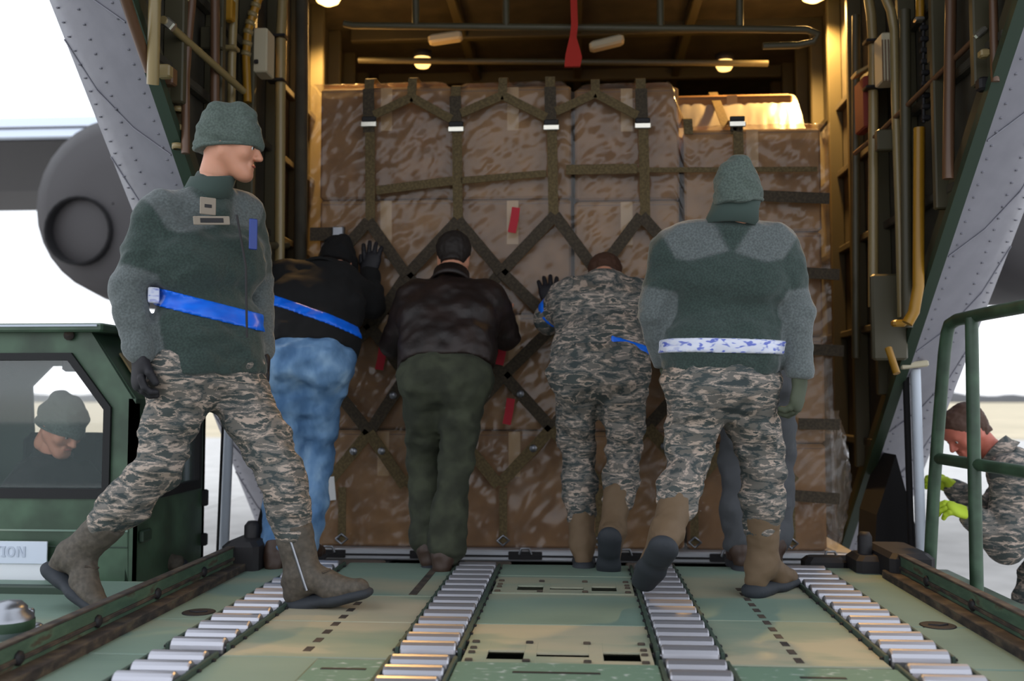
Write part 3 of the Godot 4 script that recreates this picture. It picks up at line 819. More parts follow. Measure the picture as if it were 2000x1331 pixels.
	for k in 4:
		part("walkway_bolt", lathe_mesh(Vector3(1.38, 1.03, -3.7 + k * 0.2), Vector3.UP, [[0.025, 0.0], [0.025, 0.02], [0.012, 0.035], [0.0, 0.035]], 8), mats.steel, rwk)
	var hr := part("hand_rail", tube_mesh([Vector3(1.488, 1.057, -4.300), Vector3(1.506, 1.387, -4.280), Vector3(1.524, 1.648, -4.260), Vector3(1.543, 1.973, -4.220), Vector3(1.549, 2.058, -4.200), Vector3(1.553, 2.091, -4.180), Vector3(1.562, 2.106, -4.120), Vector3(1.586, 2.112, -3.900), Vector3(1.607, 2.114, -3.600), Vector3(1.611, 2.122, -3.200), Vector3(1.575, 2.12, -1.9), Vector3(1.575, 2.1, -1.6), Vector3(1.575, 2.03, -1.53), Vector3(1.575, 1.02, -1.5)], 0.026, 14), mats.green_paint, ld)
	part("mid_rail", tube_mesh([Vector3(1.521, 1.527, -4.260), Vector3(1.549, 1.524, -3.930), Vector3(1.598, 1.518, -3.600), Vector3(1.662, 1.524, -3.100), Vector3(1.575, 1.5, -1.51)], 0.024, 12), mats.green_paint, hr)
	part("rail_post", tube_mesh([Vector3(1.564, 2.101, -3.980), Vector3(1.553, 1.819, -3.960), Vector3(1.524, 1.041, -3.900)], 0.025, 12), mats.green_paint, hr)
	build_cab(ld)

func roller_mesh() -> ArrayMesh:
	return lathe_mesh(Vector3(-0.08, 0, 0), Vector3.RIGHT, [[0.006, -0.006], [0.006, 0.0], [0.026, 0.0], [0.03, 0.004], [0.03, 0.156], [0.026, 0.16], [0.006, 0.16], [0.006, 0.166]], 16, false)

func build_cab(ld: Node):
	var z0 := -3.9
	var z1 := -4.66
	var x1 := -1.82
	var x0 := -3.3
	var y0 := 0.98
	var y1 := 2.06
	var cab := part("cab", ring_prism(Vector3(0, 0, z0 - 0.04), Vector3.RIGHT, Vector3.UP, Vector3(0, 0, 0.04),
		[Vector2(x0, y0), Vector2(x1, y0), Vector2(x1, 1.76), Vector2(x1 - 0.2, y1), Vector2(x0 + 0.2, y1), Vector2(x0, 1.8)],
		[Vector2(x0 + 0.1, 1.38), Vector2(-1.93, 1.38), Vector2(-1.93, 1.74), Vector2(-2.1, 1.96), Vector2(x0 + 0.25, 1.96), Vector2(x0 + 0.1, 1.8)]), mats.cab_green, ld)
	cab.set_meta("label", "green operator cab with large windows")
	# rubber seal round the front window
	part("window_seal", ring_prism(Vector3(0, 0, z0 - 0.02), Vector3.RIGHT, Vector3.UP, Vector3(0, 0, 0.035),
		[Vector2(x0 + 0.09, 1.37), Vector2(-1.92, 1.37), Vector2(-1.92, 1.745), Vector2(-2.095, 1.97), Vector2(x0 + 0.245, 1.97), Vector2(x0 + 0.09, 1.805)],
		[Vector2(x0 + 0.115, 1.41), Vector2(-1.95, 1.41), Vector2(-1.95, 1.735), Vector2(-2.11, 1.94), Vector2(x0 + 0.26, 1.94), Vector2(x0 + 0.12, 1.79)]), mats.black_rubber, cab)
	part("window_pane", prism_mesh(Vector3(0, 0, z0 - 0.018), Vector3.RIGHT, Vector3.UP, Vector3(0, 0, 0.004), PackedVector2Array([Vector2(x0 + 0.11, 1.40), Vector2(-1.94, 1.40), Vector2(-1.94, 1.737), Vector2(-2.105, 1.95), Vector2(x0 + 0.255, 1.95), Vector2(x0 + 0.115, 1.795)])), mats.glass, cab)
	# right side: lower panel, window, pillar
	part("side_panel", ring_prism(Vector3(x1, 0, 0), Vector3(0, 0, 1), Vector3.UP, Vector3(-0.03, 0, 0),
		[Vector2(z1, y0), Vector2(z0, y0), Vector2(z0, 1.78), Vector2(z1, 1.78)],
		[Vector2(z1 + 0.07, 1.36), Vector2(z0 - 0.09, 1.36), Vector2(z0 - 0.09, 1.72), Vector2(z1 + 0.07, 1.72)]), mats.cab_green, cab)
	part("side_pane", span(Vector3(x1 - 0.02, 1.35, z1 + 0.06), Vector3(x1 - 0.016, 1.73, z0 - 0.08), 0.0), mats.glass, cab)
	part("side_seal", ring_prism(Vector3(x1 + 0.008, 0, 0), Vector3(0, 0, 1), Vector3.UP, Vector3(-0.04, 0, 0),
		[Vector2(z1 + 0.06, 1.35), Vector2(z0 - 0.08, 1.35), Vector2(z0 - 0.08, 1.73), Vector2(z1 + 0.06, 1.73)],
		[Vector2(z1 + 0.09, 1.39), Vector2(z0 - 0.11, 1.39), Vector2(z0 - 0.11, 1.70), Vector2(z1 + 0.09, 1.70)]), mats.black_rubber, cab)
	# slanted upper side
	part("upper_side", prism_mesh(Vector3(0, 0, z1), Vector3.RIGHT, Vector3.UP, Vector3(0, 0, z0 - z1 - 0.02), PackedVector2Array([Vector2(x1, 1.77), Vector2(x1 - 0.2, 2.06), Vector2(x1 - 0.23, 2.04), Vector2(x1 - 0.03, 1.77)])), mats.cab_green, cab)
	part("tan_side_sheet", prism_mesh(Vector3(0, 0, z1), Vector3.RIGHT, Vector3.UP, Vector3(0, 0, z0 - z1 - 0.1), PackedVector2Array([Vector2(x1 + 0.004, 1.79), Vector2(x1 - 0.12, 1.975), Vector2(x1 - 0.125, 1.97), Vector2(x1 - 0.002, 1.785)])), mats.tube_cream, cab)  # thin tan sheet lying on the slanted upper side
	# back wall with a window
	part("back_wall", ring_prism(Vector3(0, 0, z1), Vector3.RIGHT, Vector3.UP, Vector3(0, 0, 0.03),
		[Vector2(x0, y0), Vector2(x1, y0), Vector2(x1, 1.78), Vector2(x1 - 0.2, 2.05), Vector2(x0, 2.05), Vector2(x0, 1.5)],
		[Vector2(-2.68, 1.55), Vector2(-2.2, 1.50), Vector2(-2.16, 1.8), Vector2(-2.28, 1.94), Vector2(-2.60, 1.94), Vector2(-2.70, 1.84)]), mats.dark_green_paint, cab)
	part("back_pane", span(Vector3(-2.7, 1.5, z1 + 0.012), Vector3(-2.16, 1.95, z1 + 0.016), 0.0), mats.glass, cab)
	part("left_wall", span(Vector3(x0, y0, z1), Vector3(x0 + 0.03, 2.05, z0 - 0.04), 0.004), mats.dark_green_paint, cab)
	part("cab_floor", span(Vector3(x0, y0 - 0.04, z1), Vector3(x1, y0, z0), 0.004), mats.dark_iron, cab)
	var roof := part("roof", span(Vector3(x0 - 0.05, 2.055, z1 - 0.04), Vector3(x1 - 0.12, 2.09, z0 + 0.06), 0.008), mats.cab_green, cab)
	roof.set_meta("label", "flat cab roof with a pale front edge")
	part("roof_edge", span(Vector3(x0 - 0.05, 2.075, z0 + 0.06), Vector3(x1 - 0.14, 2.084, z0 + 0.066), 0.001), mats.wing_pale, cab)  # pale strip along the front edge of the roof
	part("roof_bolt", lathe_mesh(Vector3(-2.104, 2.043, -3.890), Vector3(0, 0, 1), [[0.022, 0.0], [0.022, 0.01], [0.0, 0.014]], 10), mats.rust, cab)
	# trim lines on the front, latch on the side, placard
	part("front_seam", span(Vector3(x0, 1.235, z0), Vector3(x1 - 0.02, 1.243, z0 + 0.004), 0.001), mats.deck_paint, cab)
	part("front_seam", span(Vector3(x0, 1.17, z0), Vector3(x1 - 0.02, 1.176, z0 + 0.003), 0.001), mats.dark_green_paint, cab)
	var lt := part("door_latch", box_mesh(Vector3(x1 + 0.012, 1.21, -3.99), Vector3(0.02, 0.05, 0.09), 0.006), mats.dark_green_paint, cab)
	part("hinge", box_mesh(Vector3(x1 + 0.01, 1.3, z1 + 0.02), Vector3(0.03, 0.08, 0.03), 0.006), mats.dark_iron, cab)
	part("hinge", box_mesh(Vector3(x1 + 0.01, 1.1, z1 + 0.02), Vector3(0.03, 0.06, 0.03), 0.006), mats.dark_iron, cab)
	var sg := part("placard", span(Vector3(-2.620, 0.993, -3.870), Vector3(-2.169, 1.197, -3.885), 0.002), mats.white_sign, cab)
	sg.set_meta("label", "white caution placard on the cab front")
	part("placard_band", span(Vector3(-2.617, 1.109, -3.860), Vector3(-2.160, 1.198, -3.865), 0.001), mats.sign_blue, cab)
	var tm := TextMesh.new()
	tm.text = "CAUTION"
	tm.font_size = 16
	tm.pixel_size = 0.0036
	tm.depth = 0.002
	var f := SystemFont.new()
	f.font_names = PackedStringArray(["Droid Sans"])
	f.font_weight = 700
	tm.font = f
	var tn := part("lettering", tm, mats.sign_print, cab)
	pin(tn, Vector3(-2.373, 1.156, -3.858))
	# seat, console, mirror inside
	part("seat_back", span(Vector3(-2.62, 1.0, -4.52), Vector3(-2.22, 1.62, -4.42), 0.03), mats.exhaust_soot, cab)
	part("seat_cushion", span(Vector3(-2.62, 1.0, -4.5), Vector3(-2.22, 1.12, -4.1), 0.03), mats.exhaust_soot, cab)
	part("console", span(Vector3(-3.2, 1.0, -4.3), Vector3(-2.72, 1.5, -4.0), 0.03), mats.slate_cloth, cab)
	part("sun_visor", box_mesh(Vector3(-2.12, 1.93, -4.0), Vector3(0.13, 0.07, 0.05), 0.01), mats.dark_iron, cab)
	part("wheel_post", tube_mesh([Vector3(-2.05, 1.0, -4.35), Vector3(-2.12, 1.46, -4.3)], 0.03, 10), mats.dark_iron, cab)

# ---------------------------------------------------------------- pallet, cartons, wrap, net
const ZF := -4.97 # front faces of the cartons
var COLS := [[-1.36, -0.655], [-0.635, -0.03], [-0.012, 0.525], [0.545, 1.235]]
var TOPS := [3.43, 3.42, 3.40, 3.17]
var BACKTOPS := [3.40, 3.43, 3.50, 3.54]

func top_at(x: float, tops: Array) -> float:
	var y: float = tops[0]
	for i in 3:
		var e: float = (COLS[i][1] + COLS[i + 1][0]) * 0.5
		y = lerpf(y, tops[i + 1], smoothstep(e - 0.06, e + 0.06, x)) - 0.05 * exp(-pow((x - e) / 0.035, 2.0))
	return y

func build_cargo():
	var pa := thing("cargo_pallet", "flat aluminium cargo pallet under the wrapped cartons", "pallet", Vector3(0, 0.96, -6.0))
	var plate := part("pallet_plate", span(Vector3(-1.37, 0.962, -7.15), Vector3(1.37, 1.018, -4.93), 0.008), mats.pallet_alloy, pa)
	part("pallet_lip", span(Vector3(-1.37, 0.985, -4.935), Vector3(1.37, 0.994, -4.921), 0.001), mats.dark_iron, plate)
	for i in 6:
		var x := -1.27 + i * 0.5
		var rg := part("ring_pocket", span(Vector3(x - 0.085, 0.972, -4.935), Vector3(x + 0.085, 1.012, -4.922), 0.003), mats.dark_iron, pa)
		part("tie_ring", tube_mesh([Vector3(x - 0.03, 1.0, -4.918), Vector3(x - 0.02, 1.03, -4.915), Vector3(x + 0.02, 1.03, -4.915), Vector3(x + 0.03, 1.0, -4.918)], 0.007, 6), mats.steel, rg)
	# cartons, four columns of four rows, two layers deep
	var word := ["leftmost", "second", "third", "rightmost"]
	var rown := ["bottom", "second", "third", "top"]
	for layer in 2:
		for c in 4:
			var y := 1.02
			var top: float = TOPS[c] if layer == 0 else BACKTOPS[c]
			var count := 4 if layer == 0 else 1
			var hh: float = (top - 1.02) / count
			for r in count:
				var zc := ZF - 0.02 - 0.29 - layer * 0.6
				var jx := rng.randf_range(-0.006, 0.006)
				var x0: float = COLS[c][0] + jx
				var x1: float = COLS[c][1] + jx
				var label := "brown cardboard carton in the %s row, %s column of the front stack" % [rown[r], word[c]]
				if layer == 1: label = "tall brown carton behind the %s column of the front stack" % word[c]
				var b := thing("carton", label, "box", Vector3((x0 + x1) * 0.5, y, zc), "cartons in the back layer" if layer else "wrapped cartons on the pallet")
				var m: Material = mats.cardboard if (c + r + layer) % 2 == 0 else mats.cardboard_dark
				part("body", span(Vector3(x0, y, zc - 0.285), Vector3(x1, y + hh - 0.006, zc + 0.285), 0.012), m, b)
				part("tape", span(Vector3((x0 + x1) * 0.5 - 0.03, y + hh * 0.6, zc + 0.285), Vector3((x0 + x1) * 0.5 + 0.03, y + hh - 0.012, zc + 0.2865), 0.0), mats.box_tape, b)
				part("flap_seam", span(Vector3(x0 + 0.01, y + hh - 0.03, zc + 0.2845), Vector3(x1 - 0.01, y + hh - 0.026, zc + 0.2858), 0.0), mats.tube_brown, b)
				y += hh
	build_wrap()
	build_net()

func build_wrap():
	var w := thing("plastic_wrap", "clear wrinkled plastic sheet wrapped over the stack of cartons", "plastic sheet", Vector3(0, 1.02, -5.0))
	var n := fast(FastNoiseLite.TYPE_SIMPLEX_SMOOTH, 2.2, 91, 3, 0.0)
	var n2 := fast(FastNoiseLite.TYPE_SIMPLEX_SMOOTH, 6.0, 92, 3, 0.1)
	n.frequency = 1.5
	n.fractal_octaves = 3
	var rows := []
	var front := 118
	for j in front + 34:
		var row := []
		for i in 141:
			var x := -1.395 + 2.66 * i / 140.0
			var ty := top_at(x, TOPS)
			# slanting creases pulled towards the straps
			var yy := j * 0.0205
			var th := 0.9 * n2.get_noise_2d(x * 0.12 + 3.0, yy * 0.12) * 3.0 + 0.5
			var cr := n.get_noise_2d(x * cos(th) + yy * sin(th), (yy * cos(th) - x * sin(th)) * 5.0) * 0.016 + n2.get_noise_2d(x * 0.5 - yy * 0.3, yy * 0.6 + x * 0.4) * 0.008
			if j < front:
				var t := j / float(front - 1)
				var y := lerpf(1.03, ty + 0.012, t)
				var edge := pow(smoothstep(0.96, 1.0, t), 2.0) * 0.03
				row.append(Vector3(x, y, ZF + 0.012 + maxf(cr, -0.011) + 0.008 - edge))
			else:
				var t := (j - front + 1) / 34.0
				var by := top_at(x, BACKTOPS)
				row.append(Vector3(x, lerpf(ty + 0.014, by + 0.016, smoothstep(0.25, 0.62, t)) + cr * 0.8 + 0.004, ZF - 0.015 - t * 1.2))
		rows.append(row)
	part("front_sheet", sheet_mesh(rows.slice(0, front + 1)), mats.plastic_wrap, w)
	part("top_sheet", sheet_mesh(rows.slice(front)), mats.plastic_lit_top, w)  # made paler than the front so the top looks lamplit
	for s in [0, 1]:
		var rows2 := []
		for j in 70:
			var row := []
			for i in 30:
				var t := i / 29.0
				var x := -1.395 if s == 0 else 1.265
				var y := lerpf(1.03, (TOPS[0] if s == 0 else TOPS[3]) + 0.01, j / 69.0)
				var bulge := n.get_noise_2d(t * 3.0 + s * 7.0, y * 1.5) * 0.016
				row.append(Vector3(x + (-1.0 if s == 0 else 1.0) * (0.012 + bulge * minf(1.0, i / 4.0)), y, ZF + 0.012 - t * 1.2))
			rows2.append(row)
		part("side_sheet", sheet_mesh(rows2), mats.plastic_wrap, w)
	# bunched plastic hanging loose at the lower right
	var rows3 := []
	for j in 26:
		var row := []
		for i in 16:
			var a := i / 15.0 * PI
			var t := j / 25.0
			var r := 0.05 + 0.05 * sin(t * PI) + n2.get_noise_2d(i * 0.2, j * 0.12) * 0.03
			row.append(Vector3(1.24 + sin(a) * r, lerpf(1.06, 1.72, t), ZF + 0.0 + cos(a) * r * 0.7))
		rows3.append(row)
	part("loose_sheet", sheet_mesh(rows3), mats.plastic_wrap, w)
	for q in [Vector3(-0.324, 2.683, -4.900), Vector3(-0.350, 1.710, -4.900), Vector3(-0.387, 2.010, -4.900), Vector3(-1.002, 1.986, -4.900), Vector3(0.924, 2.006, -4.900)]:
		var tg := strap_mesh([q + Vector3(0.01, 0.07, 0.002), q, q + Vector3(-0.012, -0.06, 0.003)], 0.042, 0.003, Vector3(0, 0, 1))
		part("red_tape", tg, mats.red_tag, w)
	part("paper_tag", box_mesh(Vector3(-1.262, 1.322, -4.910), Vector3(0.05, 0.12, 0.004), 0.001, Basis(Vector3(0, 0, 1), 0.1)), mats.white_tag, w)

# a strap of the net over points given in (x, y) on the front
func net_strap(net: Node, m: Material, pts: Array, width := 0.055, z := -4.915) -> Node:
	var p := []
	for q in pts: p.append(q if q is Vector3 else Vector3(q.x, q.y, z))
	return part("strap", strap_mesh(p, width, 0.005, Vector3(0, 0, 1)), m, net)

func build_net():
	var net := thing("cargo_net", "olive webbing cargo net strapped in diamonds over the wrapped cartons", "net", Vector3(0, 1.02, -4.92))
	var vx := [-1.085, -0.63, -0.14, 0.325, 0.80]
	# upright straps over the top, with bright hooks
	for i in 5:
		var x: float = vx[i]
		var ty := top_at(x, TOPS)
		var by := top_at(x, BACKTOPS)
		part("top_strap", strap_mesh([Vector3(x, ty - 0.05, -4.928), Vector3(x, ty + 0.02, -4.945), Vector3(x, ty + 0.04, -5.0), Vector3(x, ty + 0.05, -5.2), Vector3(x, by + 0.045, -5.72), Vector3(x, by + 0.045, -6.1)], 0.05, 0.006, Vector3(0, 0.85, 0.5)), mats.webbing, net)
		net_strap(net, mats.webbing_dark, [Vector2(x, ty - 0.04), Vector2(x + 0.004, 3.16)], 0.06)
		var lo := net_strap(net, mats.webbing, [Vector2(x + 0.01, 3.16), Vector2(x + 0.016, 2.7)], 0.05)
		var y := 3.165 if i != 0 else 3.20
		part("hook", box_mesh(Vector3(x + 0.006, y, -4.905), Vector3(0.085, 0.03, 0.014), 0.004), mats.metal_bright, lo)
		part("hook_body", box_mesh(Vector3(x + 0.006, y + 0.028, -4.907), Vector3(0.075, 0.026, 0.012), 0.004), mats.dark_iron, lo)
	# straps between: short uprights and chevrons near the top
	for i in 4:
		var xm: float = (vx[i] + vx[i + 1]) * 0.5
		var ty := top_at(xm, TOPS)
		part("top_strap", strap_mesh([Vector3(xm, ty - 0.05, -4.928), Vector3(xm, ty + 0.02, -4.945), Vector3(xm, ty + 0.04, -5.0), Vector3(xm, ty + 0.05, -5.2), Vector3(xm, top_at(xm, BACKTOPS) + 0.045, -5.72)], 0.045, 0.006, Vector3(0, 0.85, 0.5)), mats.webbing, net)
		net_strap(net, mats.webbing, [Vector2(xm, ty - 0.03), Vector2(xm, 3.33 if i < 3 else 3.12)], 0.045)
		if i < 3:
			net_strap(net, mats.webbing, [Vector2(xm, 3.34), Vector2(vx[i] + 0.03, 3.25)], 0.045, -4.912)
			net_strap(net, mats.webbing, [Vector2(xm, 3.34), Vector2(vx[i + 1] - 0.02, 3.22)], 0.045, -4.912)
	# cross straps
	net_strap(net, mats.webbing, [Vector2(-1.04, 2.855), Vector2(-0.64, 2.90)], 0.045)
	net_strap(net, mats.webbing, [Vector2(-0.60, 2.90), Vector2(-0.16, 2.93)], 0.035)
	net_strap(net, mats.webbing, [Vector2(-0.06, 2.945), Vector2(0.30, 2.945)], 0.05, -4.905)
	net_strap(net, mats.webbing, [Vector2(0.30, 2.94), Vector2(1.2, 2.93)], 0.025)
	net_strap(net, mats.webbing_dark, [Vector2(-1.385, 2.63), Vector2(-1.2, 2.63)], 0.07)
	part("hook", box_mesh(Vector3(-1.235, 2.625, -4.905), Vector3(0.06, 0.085, 0.02), 0.006), mats.steel, net)
	net_strap(net, mats.webbing_dark, [Vector2(-1.28, 2.6), Vector2(-1.30, 2.38)], 0.06)
	# diamond mesh
	var xs := [-1.30, -0.865, -0.39, 0.09, 0.57, 1.05]
	var nodes := []
	for r in 6:
		var y := 2.70 - r * 0.27
		var row := []
		for i in (6 if r % 2 == 1 else 5):
			var x: float = vx[i] + 0.01 if r % 2 == 0 else xs[i]
			row.append(Vector2(x + rng.randf_range(-0.015, 0.015), y + rng.randf_range(-0.02, 0.02)))
		nodes.append(row)
	for r in 5:
		for i in nodes[r].size():
			for k in [-1, 0] if r % 2 == 1 else [0, 1]:
				var j: int = i + k
				if j < 0 or j >= nodes[r + 1].size(): continue
				var a: Vector2 = nodes[r][i]
				var b: Vector2 = nodes[r + 1][j]
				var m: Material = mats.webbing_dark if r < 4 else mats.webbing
				var sp := net_strap(net, m, [a, b], 0.058, -4.912 + 0.003 * k)
				if r >= 3:
					var c := a.lerp(b, 0.35)
					part("rivet", lathe_mesh(Vector3(c.x, c.y, -4.908), Vector3(0, 0, 1), [[0.02, 0.0], [0.018, 0.005], [0.0, 0.007]], 10), mats.steel, sp)
	# tie-down ends to the pallet
	for x in [-1.2, -0.38, 0.10, 0.57, 1.04]:
		net_strap(net, mats.webbing, [Vector2(x, 1.33), Vector2(x, 1.06)], 0.04, -4.909)
		part("ring", tube_mesh([Vector3(x - 0.03, 1.07, -4.903), Vector3(x, 1.095, -4.903), Vector3(x + 0.03, 1.07, -4.903), Vector3(x, 1.045, -4.903), Vector3(x - 0.03, 1.07, -4.903)], 0.007, 6), mats.steel, net)
	# horizontal side straps on the right edge
	for q in [[Vector3(0.901, 2.797, -4.900), Vector3(1.253, 2.777, -4.900)], [Vector3(1.121, 2.406, -4.900), Vector3(1.295, 2.394, -4.900)], [Vector3(1.139, 2.023, -4.900), Vector3(1.308, 2.015, -4.900)], [Vector3(1.083, 1.656, -4.900), Vector3(1.281, 1.652, -4.900)], [Vector3(1.040, 1.305, -4.900), Vector3(1.274, 1.289, -4.900)]]:
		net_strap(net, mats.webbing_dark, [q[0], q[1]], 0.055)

# ---------------------------------------------------------------- smooth solids: tapered bones on a grid, meshed as surface nets
var G := PackedFloat32Array()
var g0 := Vector3.ZERO
var gc := 0.01
var gx := 0
var gy := 0
var gz := 0

func field(lo: Vector3, hi: Vector3, c: float):
	g0 = lo
	gc = c
	gx = int((hi.x - lo.x) / c) + 2
	gy = int((hi.y - lo.y) / c) + 2
	gz = int((hi.z - lo.z) / c) + 2
	G = PackedFloat32Array()
	G.resize(gx * gy * gz)
	G.fill(1.0)

# tapered capsule a-b; n, s flatten it along n
func blob(a: Vector3, b: Vector3, ra: float, rb: float, k := 0.03, n := Vector3.ZERO, s := 1.0, cut := false):
	var rm := maxf(ra, rb) + k + gc * 2.5
	var lo := (a.min(b) - Vector3.ONE * rm - g0) / gc
	var hi := (a.max(b) + Vector3.ONE * rm - g0) / gc
	var x0 := maxi(0, int(lo.x)); var x1 := mini(gx - 1, int(hi.x) + 1)
	var y0 := maxi(0, int(lo.y)); var y1 := mini(gy - 1, int(hi.y) + 1)
	var z0 := maxi(0, int(lo.z)); var z1 := mini(gz - 1, int(hi.z) + 1)
	var ba := b - a
	var flat := s != 1.0
	var inv := 1.0 / s - 1.0
	if flat: ba += n * (ba.dot(n) * inv)
	var l2 := maxf(ba.length_squared(), 1e-9)
	var sc := 0.5 * (1.0 + s) if flat else 1.0
	var dr := rb - ra
	for z in range(z0, z1 + 1):
		for y in range(y0, y1 + 1):
			var i := (z * gy + y) * gx + x0
			var p := g0 + Vector3(x0, y, z) * gc - a
			for x in range(x0, x1 + 1):
				var q := p
				if flat: q += n * (p.dot(n) * inv)
				var t := clampf(q.dot(ba) / l2, 0.0, 1.0)
				var d := ((q - ba * t).length() - ra - dr * t) * sc
				var e := G[i]
				if cut:
					d = -d
					var h := maxf(k - absf(d - e), 0.0)
					G[i] = maxf(d, e) + h * h / (4.0 * k)
				elif d < e + k:
					var h := maxf(k - absf(d - e), 0.0)
					G[i] = minf(d, e) - h * h / (4.0 * k)
				i += 1
				p.x += gc

# keep what lies behind the plane through p with normal n
func clip(p: Vector3, n: Vector3):
	n = n.normalized()
	var i := 0
	var step := n.x * gc
	for z in gz:
		for y in gy:
			var d := (g0 + Vector3(0, y, z) * gc - p).dot(n)
			for x in gx:
				if d > G[i]: G[i] = d
				d += step
				i += 1

func ripple(n: FastNoiseLite, amp: float, sc: Vector3, off := Vector3.ZERO):
	var i := 0
	var band := gc * 2.5
	for z in gz:
		for y in gy:
			for x in gx:
				var e := G[i]
				if e < band and e > -band:
					var p := (g0 + Vector3(x, y, z) * gc) * sc + off
					G[i] = e + amp * n.get_noise_3dv(p)
				i += 1

func nets(paint := {}) -> Array:
	var cell := PackedInt32Array()
	cell.resize(gx * gy * gz)
	cell.fill(-1)
	var active := PackedInt32Array()
	var V := PackedVector3Array()
	var sx := 1
	var sy := gx
	var sz := gx * gy
	var off := [0, sx, sy, sx + sy, sz, sx + sz, sy + sz, sx + sy + sz]
	var pos := [Vector3(0, 0, 0), Vector3(1, 0, 0), Vector3(0, 1, 0), Vector3(1, 1, 0), Vector3(0, 0, 1), Vector3(1, 0, 1), Vector3(0, 1, 1), Vector3(1, 1, 1)]
	var edges := [[0, 1], [2, 3], [4, 5], [6, 7], [0, 2], [1, 3], [4, 6], [5, 7], [0, 4], [1, 5], [2, 6], [3, 7]]
	var lim := gc * 3.0
	for z in gz - 1:
		for y in gy - 1:
			var i := (z * gy + y) * gx
			for x in gx - 1:
				var e := G[i]
				if e < lim and e > -lim:
					var c := 0
					for k in 8:
						if G[i + off[k]] < 0.0: c += 1
					if c > 0 and c < 8:
						var s := Vector3.ZERO
						var n := 0
						for ed in edges:
							var a: float = G[i + off[ed[0]]]
							var b: float = G[i + off[ed[1]]]
							if (a < 0.0) != (b < 0.0):
								s += pos[ed[0]].lerp(pos[ed[1]], a / (a - b))
								n += 1
						cell[i] = V.size()
						active.append(i)
						V.append(g0 + (Vector3(x, y, z) + s / n) * gc)
				i += 1
	var I := PackedInt32Array()
	for i in active:
		var x := i % gx
		var y := (i / gx) % gy
		var z := i / sz
		for ax in 3:
			var st: int = [sx, sy, sz][ax]
			var u: int = [sy, sz, sx][ax]
			var w: int = [sz, sx, sy][ax]
			if ax == 0 and (y == 0 or z == 0): continue
			if ax == 1 and (z == 0 or x == 0): continue
			if ax == 2 and (x == 0 or y == 0): continue
			var a := G[i] < 0.0
			if a == (G[i + st] < 0.0): continue
			var q0 := cell[i]; var q1 := cell[i - u]; var q2 := cell[i - u - w]; var q3 := cell[i - w]
			if q0 < 0 or q1 < 0 or q2 < 0 or q3 < 0: continue
			if a: I.append_array(PackedInt32Array([q0, q2, q1, q0, q3, q2]))
			else: I.append_array(PackedInt32Array([q0, q1, q2, q0, q2, q3]))
	var N := PackedVector3Array()
	N.resize(V.size())
	for t in range(0, I.size(), 3):
		var a := V[I[t]]
		var nn := (V[I[t + 2]] - a).cross(V[I[t + 1]] - a)
		N[I[t]] += nn
		N[I[t + 1]] += nn
		N[I[t + 2]] += nn
	for t in N.size(): N[t] = N[t].normalized()
	var C := PackedColorArray()
	if paint:
		C.resize(V.size())
		for t in V.size(): C[t] = fleece_color(V[t], paint.j, paint.cut)
	return [V, N, C, I]

func moved(m: Array, t: Transform3D) -> Array:
	var V: PackedVector3Array = m[0].duplicate()
	var N: PackedVector3Array = m[1].duplicate()
	var I: PackedInt32Array = m[3].duplicate()
	var flip := t.basis.determinant() < 0.0
	for i in V.size():
		V[i] = t * V[i]
		N[i] = (t.basis * N[i]).normalized()
	if flip:
		for i in range(0, I.size(), 3):
			var k := I[i + 1]
			I[i + 1] = I[i + 2]
			I[i + 2] = k
	return [V, N, m[2], I]

func joined(list: Array) -> ArrayMesh:
	var V := PackedVector3Array()
	var N := PackedVector3Array()
	var C := PackedColorArray()
	var I := PackedInt32Array()
	for m in list:
		var o := V.size()
		V.append_array(m[0])
		N.append_array(m[1])
		C.append_array(m[2])
		var J: PackedInt32Array = m[3]
		for k in J.size(): J[k] += o
		I.append_array(J)
	var arr := []
	arr.resize(Mesh.ARRAY_MAX)
	arr[Mesh.ARRAY_VERTEX] = V
	arr[Mesh.ARRAY_NORMAL] = N
	if C.size() == V.size() and C.size(): arr[Mesh.ARRAY_COLOR] = C
	arr[Mesh.ARRAY_INDEX] = I
	var mesh := ArrayMesh.new()
	mesh.add_surface_from_arrays(Mesh.PRIMITIVE_TRIANGLES, arr)
	return mesh

# ---------------------------------------------------------------- people
var head_shape := []
var hand_relaxed := []
var hand_flat := []
var cap_shape := []
var hair_shape := []
var wrinkle: FastNoiseLite

